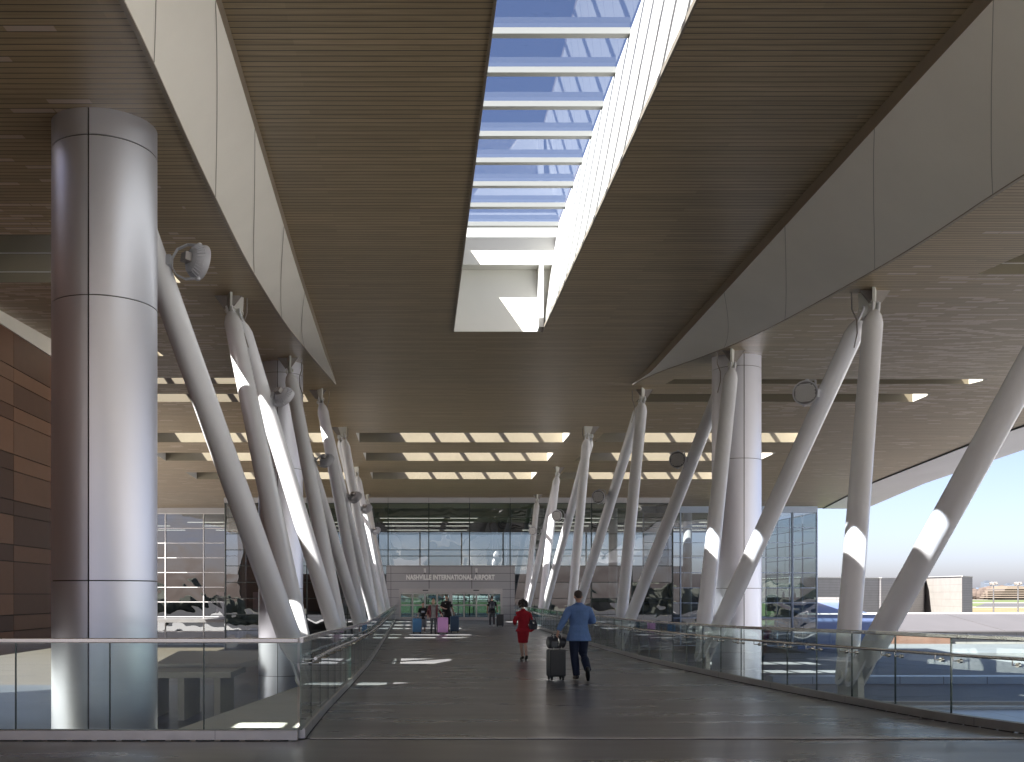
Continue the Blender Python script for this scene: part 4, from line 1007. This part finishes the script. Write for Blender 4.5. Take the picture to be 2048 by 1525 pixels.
def person(label, x, y, h, rz, J, wear, group=None, hair='hair_brown', hairstyle='short', skin='skin', bare_legs=False, bare_arms=False, vox=.011):
    """J: joints in metres for a 1.75 m figure, facing +y"""
    o = empty('person', label, 'person', (x, y, dz(y)), rz, group); o.scale = (h/1.75,)*3
    D = dict(pel=(0, 0, .93), chest=(0, 0, 1.30), neck=(0, -.01, 1.47), head=(0, .02, 1.63), hipl=(-.09, 0, .90), hipr=(.09, 0, .90), kneel=(-.10, .03, .49), kneer=(.10, .03, .49), ankl=(-.10, 0, .085), ankr=(.10, 0, .085),
             toel=(-.12, .17, .035), toer=(.12, .17, .035), shl=(-.185, -.01, 1.41), shr=(.185, -.01, 1.41), ell=(-.25, -.02, 1.13), elr=(.25, -.02, 1.13), wrl=(-.26, .06, .88), wrr=(.26, .06, .88), thl=(1, .3, 0), thr=(-1, .3, 0), hdl=None, hdr=None, gl=False, gr=False, tilt=0, turn=0)
    D.update(J); V = {k: Vector(v) for k, v in D.items() if isinstance(v, tuple)}
    b = MB(); sx = (1, 0, 0); p, c, nk, hd = V['pel'], V['chest'], V['neck'], V['head']; sw = wear.get('width', 1.0)
    def torso(mb, g, zlow=None, flare=0.0, top=True):
        pts = [p+Vector((0, 0, -.07)), p, p.lerp(c, .38), p.lerp(c, .75), c+Vector((0, 0, .05)), (V['shl']+V['shr'])/2+Vector((0, 0, -.01)), (V['shl']+V['shr'])/2+Vector((0, 0, .035)), nk+Vector((0, 0, .0))]
        rr = [(.14, .105), (.162, .118), (.138, .10), (.152, .11), (.172, .112), (.178, .092), (.115, .075), (.062, .062)]
        if zlow is not None:
            pts = [Vector((p.x, p.y, zlow)), Vector((p.x, p.y, (zlow+p.z)/2+.02))]+pts[1:]; rr = [(.172+flare, .128+flare*.7), (.168+flare*.5, .124+flare*.4)]+rr[1:]
        if not top: pts = pts[:2]; rr = rr[:2]
        mb.tube(pts, [(a*sw+g, b_*sw+g) for a, b_ in rr], 20, side=sx)
    def arm(mb, s, g, upto=1.0, cap=False):
        a, e_, w_ = V['sh'+s], V['el'+s], V['wr'+s]
        sg = 1 if a.x > 0 else -1; a = a-Vector((sg*.012, 0, .02)); e0 = e_
        mb.ball(a-Vector((sg*.01, 0, .012)), .050+g*.7, 12, 8)
        if upto > 1: mb.ball(e_, .043+g, 12, 8)
        pts = [a+Vector((-sg*.03, 0, 0)), a.lerp(e_, .12), a.lerp(e_, .5), e_]; rr = [.040, .054, .050, .043]
        if upto > 1:
            mb.tube([e_, e_.lerp(w_, .5), e_.lerp(w_, upto-1)], [.043+g, .038+g, .038-.010*(upto-1)+g], 14)
        else: pts = pts[:2]+[a.lerp(e_, upto*.5), a.lerp(e_, upto)]; rr = [.062, .060, .054, .050]
        mb.tube(pts, [r+g for r in rr], 14)
    def leg(mb, s, g, zend=0.0, taper=1.0):
        h_, k_, a_ = V['hip'+s], V['knee'+s], V['ank'+s]
        mb.tube([h_+Vector((0, 0, .04)), h_.lerp(k_, .3), k_, k_.lerp(a_, .35)+Vector((0, -.012, 0)), k_.lerp(a_, 1-zend)], [.088+g, .080+g, .055+g, .053+g*taper, .038+g*taper], 16)
    torso(b, 0)
    b.tube([nk+Vector((0, 0, -.05)), nk+Vector((0, .003, .03)), hd+Vector((0, -.005, -.06))], [.06, .052, .05], 14)
    q = Matrix.Rotation(D['tilt'], 3, 'X').to_3x3(); q = Matrix.Rotation(D['turn'], 3, 'Z') @ q
    def H(v): return hd+q @ Vector(v)
    hb = MB(); hb.ball((0, 0, .022), (.076, .094, .098), 18, 12); hb.ball((0, .022, -.042), (.055, .062, .062), 14, 10); hb.tube([(0, .085, .02), (0, .105, -.012), (0, .092, -.022)], [.010, .014, .010], 8)
    for s in (-1, 1): hb.ball((s*.078, -.002, .0), (.012, .02, .032), 8, 6)
    b.v, b.f = b.v+[tuple(H(v)) for v in hb.v], b.f+[[i+len(b.v) for i in f] for f in hb.f]
    for s in ('l', 'r'):
        arm(b, s, 0, 2.0); leg(b, s, 0)
        e_, w_ = V['el'+s], V['wr'+s]; hand(b, w_, V['hd'+s] if D['hd'+s] else (w_-e_), V['th'+s], D['g'+s])
        a_, t_ = V['ank'+s], V['toe'+s]; f_ = (t_-a_); b.tube([a_-f_*.25+Vector((0, 0, -.03)), a_+Vector((0, 0, -.035)), a_.lerp(t_, .55)+Vector((0, 0, -.012)), t_], [.03, .036, .034, .02], 12)
    solid(b, 'body', skin, o, vox=vox if vox > .009 else .0085, smooth=1)
    # face
    ey = MB()
    for s in (-1, 1): ey.v, ey.f = ey.v, ey.f; t_ = MB().ball((s*.031, .088, .012), (.011, .007, .007), 8, 6); k0 = len(ey.v); ey.v += [tuple(H(v)) for v in t_.v]; ey.f += [[i+k0 for i in f] for f in t_.f]
    ey.build('eyes', 'eye', o, smooth=True)
    t_ = MB().ball((0, .083, -.052), (.022, .007, .006), 8, 6); t_.v = [tuple(H(v)) for v in t_.v]; t_.build('mouth', 'lip', o, smooth=True)
    # hair
    hh = MB()
    if hairstyle == 'short': hh.ball((0, -.014, .045), (.083, .096, .088), 18, 12); hh.ball((0, -.05, .0), (.066, .055, .055), 12, 8)
    elif hairstyle == 'curly':
        random.seed(3)
        for k in range(90):
            a, t = random.uniform(0, 6.28), random.uniform(0, 2.35); r = .115
            pt = Vector((math.sin(t)*math.cos(a)*r*1.1, math.sin(t)*math.sin(a)*r-.02, math.cos(t)*r*1.15+.015))
            if pt.y > .055 and pt.z < .07: continue
            hh.ball(pt, random.uniform(.022, .036), 7, 5)
        hh.ball((0, -.02, .03), (.10, .095, .11), 12, 8)
    elif hairstyle == 'bun': hh.ball((0, -.014, .042), (.082, .094, .084), 16, 10); hh.ball((0, -.05, .125), (.042, .042, .045), 10, 8); hh.tube([(-.075, .0, .02), (-.085, .02, -.06), (-.07, .03, -.13)], [.02, .02, .008], 8); hh.tube([(.075, .0, .02), (.085, .02, -.06), (.07, .03, -.13)], [.02, .02, .008], 8)
    hh.v = [tuple(H(v)) for v in hh.v]
    if hairstyle == 'short' or hairstyle == 'bun':
        # keep the face clear
        hh2 = MB()
        hh2.v, hh2.f = hh.v, hh.f
    solid(hh, 'hair', hair, o, vox=.012, smooth=1)
    # clothes
    if 'bottom' in wear:
        kind, m_ = wear['bottom']; t = MB()
        if kind in ('trousers', 'shorts'):
            g = wear.get('loose', .018); g2 = min(g, .004); t.tube([p+Vector((0, 0, -.10)), p+Vector((0, 0, -.02)), p+Vector((0, 0, .03))], [(.158*sw+g2, .118*sw+g2), (.155*sw, .112*sw), (.13*sw, .095*sw)], 18, side=sx)
            for s in 'lr': leg(t, s, g, .0 if kind == 'trousers' else .9, 1.1 if kind == 'trousers' else 1.5)
        else:
            kl, kr = V['kneel'], V['kneer']; mid = (kl+kr)/2; wd = abs(kr.x-kl.x)/2
            t.tube([p+Vector((0, 0, .1)), p, p+Vector((0, 0, -.12)), Vector((mid.x, mid.y*.6, .66)), Vector((mid.x, mid.y, .50))], [(.145, .105), (.182, .135), (.185, .14), (.16+wd*.1, .12), (.135+wd*.15, .11)], 20, side=sx)
        solid(t, 'trousers' if kind == 'trousers' else kind, m_, o, vox=vox)
    if 'top' in wear:
        kind, m_ = wear['top']; t = MB()
        torso(t, .02 if kind == 'jacket' else .013, zlow=wear.get('hem', .80), flare=wear.get('flare', .02))
        for s in 'lr': arm(t, s, .022 if kind == 'jacket' else .018, 1.97 if wear.get('long') else .8)
        if kind == 'jacket': t.tube([nk+Vector((0, -.005, -.03)), nk+Vector((0, -.008, .035))], [.080, .066], 14)
        solid(t, kind, m_, o, vox=vox)
    for s in 'lr':
        a_, t_ = V['ank'+s], V['toe'+s]; f_ = (t_-a_); up_ = Vector((0, 0, 1)); t = MB(); dd = f_.normalized(); upv = (up_-dd*up_.dot(dd)).normalized()
        t.tube([a_-f_*.38-upv*.038, a_-f_*.1-upv*.032, a_.lerp(t_, .6)-upv*.012, t_+dd*.035], [(.030, .036), (.046, .040), (.036, .046), (.018, .026)], 14, side=upv)
        solid(t, 'shoe', wear.get('shoe', 'shoe_black'), o, vox=.01)
    return o
# man in blue blazer (Y 20.5)
man = person('man in a light blue blazer and navy trousers walking away pulling a black suitcase', 3.27, 20.6, 1.86, R(4), dict(
    hipl=(-.09, 0, .90), kneel=(-.085, .02, .50), ankl=(-.05, -.03, .09), toel=(-.055, .15, .035), hipr=(.09, 0, .90), kneer=(.10, .06, .50), ankr=(.115, -.27, .21), toer=(.12, -.26, .03),
    head=(.0, .045, 1.61), tilt=R(-22), shl=(-.195, -.0, 1.405), shr=(.195, 0, 1.405), ell=(-.315, -.10, 1.16), wrl=(-.42, -.10, .96), hdl=(-.25, .1, -.8), gl=True, thl=(.6, .8, 0), elr=(.285, .02, 1.15), wrr=(.24, .26, 1.12), width=1.0),
    dict(top=('jacket', 'blazer_blue'), hem=.76, flare=.035, long=True, bottom=('trousers', 'navy_cloth'), loose=.026, width=1.12), hair='hair_brown', vox=.011)
woman = person('woman with curly dark hair in a red skirt suit walking away', 2.92, 28.3, 1.68, R(8), dict(
    hipl=(-.08, 0, .90), kneel=(-.06, .02, .50), ankl=(-.01, .05, .09), toel=(-.02, .20, .03), hipr=(.08, 0, .90), kneer=(.06, .01, .50), ankr=(.05, -.20, .12), toer=(.06, -.08, .03),
    shl=(-.175, 0, 1.40), shr=(.175, 0, 1.40), ell=(-.26, -.03, 1.14), wrl=(-.21, .16, 1.06), elr=(.25, .0, 1.14), wrr=(.22, .2, 1.08), head=(0, .03, 1.62), tilt=R(-14)),
    dict(top=('jacket', 'red_cloth'), hem=.83, flare=.055, long=True, bottom=('skirt', 'red_cloth'), width=.95), hair='hair_grey', hairstyle='curly', skin='skin_light', bare_legs=True, vox=.011)
# flying coat tail
m = MB(); pts = [(.10, -.14), (.20, -.02), (.36, -.02), (.40, .0), (.22, .06), (.1, .1)]
m.rings([[(.10, .0, .98), (.14, .13, .98), (.14, .14, .84), (.10, .0, .80)], [(.26, -.02, 1.02), (.27, .03, 1.02), (.26, .04, .83), (.25, -.02, .81)], [(.40, -.03, .965), (.405, -.02, .965), (.37, -.02, .90), (.365, -.03, .90)]])
solid(m, 'coat_tail', 'red_cloth', woman, vox=.012)
boy = person('boy in a black printed tee shirt and grey shorts walking beside a blue suitcase', X_at(846, 48.5), 48.5, 1.50, R(180), dict(kneer=(.10, .09, .49), ankr=(.10, .08, .085), toer=(.1, .24, .035), ell=(-.25, -.02, 1.15), wrl=(-.20, .2, 1.08), elr=(.25, -.05, 1.13), wrr=(.28, -.02, .90), tilt=R(-8), head=(0, .03, 1.63)),
    dict(top=('shirt', 'black_cloth'), hem=.80, flare=.03, bottom=('shorts', 'grey_cloth'), loose=.045, shoe='shoe_white'), hair='hair_dark')
MB().rings([[(x, y, z) for x, z in ((-.10, 1.16), (.10, 1.16), (.10, 1.27), (-.10, 1.27))] for y in (.10, .139)]).build('shirt_print', 'pale_print', boy)
t = MB(); t.tube([(0, .0, .55), (.0, 0, .3)], [.07, .07], 12)
blond = person('blond woman in a grey top and open plaid shirt walking with a pink suitcase', X_at(867, 47.5), 47.5, 1.66, R(178), dict(kneel=(-.09, .10, .50), ankl=(-.10, .10, .09), toel=(-.11, .26, .035), kneer=(.09, -.02, .5), ankr=(.11, -.15, .12), toer=(.12, .0, .03), ell=(-.30, -.02, 1.17), wrl=(-.40, .04, .99), elr=(.27, -.03, 1.15), wrr=(.28, .06, .92)),
    dict(top=('shirt', 'grey_cloth'), hem=.80, flare=.03, bottom=('trousers', 'dark_grey_cloth'), loose=.006, width=.97), hair='hair_blond', hairstyle='bun', skin='skin_light')
t = MB()
for s in (-1, 1):
    t.tube([(s*.16, -.02, 1.44), (s*.165, .05, 1.2), (s*.16, .04, .82)], [(.05, .10), (.045, .13), (.05, .12)], 12, side=(1, 0, 0))
    a, e_, w_ = Vector((s*.185, -.01, 1.41)), Vector((.27, -.03, 1.15) if s > 0 else (-.30, -.02, 1.17)), Vector((.28, .06, .92) if s > 0 else (-.40, .04, .99)); t.tube([a, e_, e_.lerp(w_, .8)], [.085, .064, .055], 12)
solid(t, 'open_shirt', 'plaid_red', blond, vox=.013)
black = person('tall man in a black tee shirt and black shorts pulling a dark blue suitcase', X_at(893, 50.5), 50.5, 1.86, R(185), dict(kneel=(-.10, .02, .49), ell=(-.27, -.02, 1.14), wrl=(-.34, -.05, .92), elr=(.26, .0, 1.16), wrr=(.10, .24, 1.10), tilt=R(-15), head=(0, .04, 1.62), turn=R(-12)),
    dict(top=('shirt', 'black_cloth'), hem=.74, flare=.03, bottom=('shorts', 'black_cloth'), loose=.05, width=1.2), hair='hair_dark')
MB().box(.05, .09, .12, .152, 1.33, 1.36).build('chest_logo', 'letter_white', black)
far = person('man with a black backpack and grey trousers walking away towards the doors', X_at(984, 59), 59, 1.80, R(0), dict(kneel=(-.10, .06, .49), ankl=(-.10, .04, .085), toel=(-.1, .2, .035), ankr=(.10, -.14, .11), toer=(.1, .0, .03), elr=(.27, -.02, 1.15), wrr=(.30, .0, .96)),
    dict(top=('shirt', 'black_cloth'), hem=.80, flare=.03, bottom=('trousers', 'dark_grey_cloth'), loose=.015, shoe='shoe_white', width=1.1), hair='hair_brown')
# ---------------------------------------------------------------- bags
mat('case_black', (.02, .022, .03), .3); mat('case_grey', (.06, .07, .085), .35); mat('case_blue', (.07, .26, .55), .35); mat('case_pink', (.70, .36, .72), .35); mat('case_navy', (.02, .075, .17), .35); mat('leather_dark', (.02, .025, .04), .4, var=.3, scale=6, bump=.3)
def suitcase(label, x, y, rz, w_, d, h, col, side=None, handle=.95, group='wheeled suitcases of the travellers'):
    o = empty('suitcase', label, 'suitcase', (x, y, dz(y)), rz, group)
    z0 = .075
    MB().box(-w_/2, w_/2, -d/2, -.006, z0, z0+h).build('shell', col, o, bevel=.035, seg=3); MB().box(-w_/2, w_/2, .006, d/2, z0, z0+h).build('shell', side or col, o, bevel=.035, seg=3)
    MB().box(-w_/2+.005, w_/2-.005, -.0059, .0059, z0+.005, z0+h-.005).build('zip', 'black_rubber', o)
    r = MB(); n = 5
    for k in range(n):
        xx = -w_/2+.05+(w_-.1)*k/(n-1)
        for s in (-1, 1): r.box(xx-.012, xx+.012, s*d/2-.004, s*d/2+.006, z0+.05, z0+h-.05)
    r.build('rib', col, o, bevel=.003)
    for a in (-1, 1):
        for b_ in (-1, 1):
            wx, wy = a*(w_/2-.05), b_*(d/2-.05)
            wm = MB().tube([(wx-.014, wy, .028), (wx+.014, wy, .028)], .028, 14); wm.build('wheel', 'black_rubber', o, smooth=True)
            MB().box(wx-.022, wx+.022, wy-.02, wy+.02, .045, z0+.004).build('wheel_housing', 'black_rubber', o)
    hm = MB(); hh_ = max(handle, z0+h+.05)
    for s in (-1, 1): hm.tube([(s*.085, -d/2+.035, z0+h-.02), (s*.085, -d/2+.035, hh_)], .008, 8)
    hm.tube([(-.10, -d/2+.035, hh_), (.10, -d/2+.035, hh_)], .014, 10); hm.build('handle', 'stainless_dull', o, smooth=True)
    MB().tube([(-.08, -.0, z0+h), (-.07, 0, z0+h+.03), (.07, 0, z0+h+.03), (.08, 0, z0+h)], .009, 8).build('carry_handle', 'black_rubber', o, smooth=True)
    return o
sx0, sy0 = X_at(1112, 20.6), 20.6
suitcase('dark grey hard-shell suitcase pulled by the man in the blue blazer', sx0, sy0, R(14), .35, .25, .56, 'case_black', 'case_grey', handle=1.0)
o = empty('duffel_bag', 'glossy black duffel bag resting on top of the dark suitcase', 'bag', (sx0, sy0, dz(sy0)+.64), R(14))
t = MB(); t.tube([(-.19, 0, .13), (-.17, 0, .13), (0, 0, .145), (.17, 0, .12), (.19, 0, .11)], [(.08, .08), (.125, .13), (.14, .14), (.115, .13), (.07, .08)], 16); solid(t, 'body', 'case_black', o, vox=.012)
hm = MB()
for s in (-1, 1): hm.tube([(-.09, s*.09, .22), (-.06, s*.06, .30), (.06, s*.06, .30), (.09, s*.09, .21)], .009, 8)
hm.build('handle', 'black_rubber', o, smooth=True); MB().tube([(.0, -.142, .22), (.01, -.15, .15), (.0, -.145, .06)], .006, 6).build('zip', 'stainless', o, smooth=True)
MB().box(-.15, -.03, -.155, -.135, .04, .16).build('pocket', 'case_grey', o, bevel=.01)
suitcase('bright blue hard-shell suitcase beside the boy', X_at(834, 48), 48, R(185), .42, .28, .66, 'case_blue', 'case_blue', handle=.98)
suitcase('large pink hard-shell suitcase beside the blond woman', X_at(885, 47.5), 47.5, R(188), .50, .32, .72, 'case_pink', 'case_pink', handle=1.02)
suitcase('tall dark blue suitcase beside the man in black', X_at(909, 49), 49, R(182), .42, .28, .74, 'case_navy', 'case_navy', handle=1.0)
suitcase('black suitcase pulled by the man with the backpack', X_at(1000, 58.6), 58.6, R(0), .42, .28, .66, 'case_black', 'case_black', handle=1.0)
# handbag, backpack
wx, wy = woman.location.x, woman.location.y
o = empty('handbag', 'dark blue leather handbag hanging from the woman in red', 'handbag', (wx+.275, wy-.03, dz(wy)+.86), R(8))
t = MB(); t.rings([[(-.10, -.06, 0), (.10, -.06, 0), (.10, .06, 0), (-.10, .06, 0)], [(-.115, -.07, .12), (.115, -.07, .12), (.115, .07, .12), (-.115, .07, .12)], [(-.08, -.02, .27), (.08, -.02, .27), (.08, .02, .27), (-.08, .02, .27)]]); t.build('body', 'leather_dark', o, bevel=.015)
hm = MB().tube([(-.07, 0, .27), (-.09, .02, .42), (-.10, .02, .50), (-.06, .02, .54)], .01, 8); hm.tube([(.07, 0, .27), (.02, .0, .42), (-.03, .02, .51), (-.06, .02, .54)], .01, 8); hm.build('strap', 'leather_dark', o, smooth=True)
MB().box(-.02, .02, -.062, -.05, .17, .2).build('clasp', 'stainless', o, bevel=.003)
o = empty('backpack', 'black backpack on the back of the far man', 'backpack', (far.location.x, 58.82, dz(59)+1.0))
t = MB(); t.tube([(0, 0, 0), (0, -.02, .1), (0, -.02, .35), (0, .02, .46)], [(.11, .07), (.16, .11), (.15, .10), (.09, .05)], 16, side=(1, 0, 0)); solid(t, 'body', 'leather_dark', o, vox=.015)
MB().tube([(0, -.10, .06), (0, -.13, .1), (0, -.12, .22)], [(.08, .03), (.10, .04), (.08, .03)], 14, side=(1, 0, 0)).build('front_pocket', 'case_grey', o, smooth=True)
for s in (-1, 1): MB().tube([(s*.09, .02, .42), (s*.11, .12, .52), (s*.11, .22, .42), (s*.11, .2, .2)], .016, 8).build('strap', 'leather_dark', o, smooth=True)
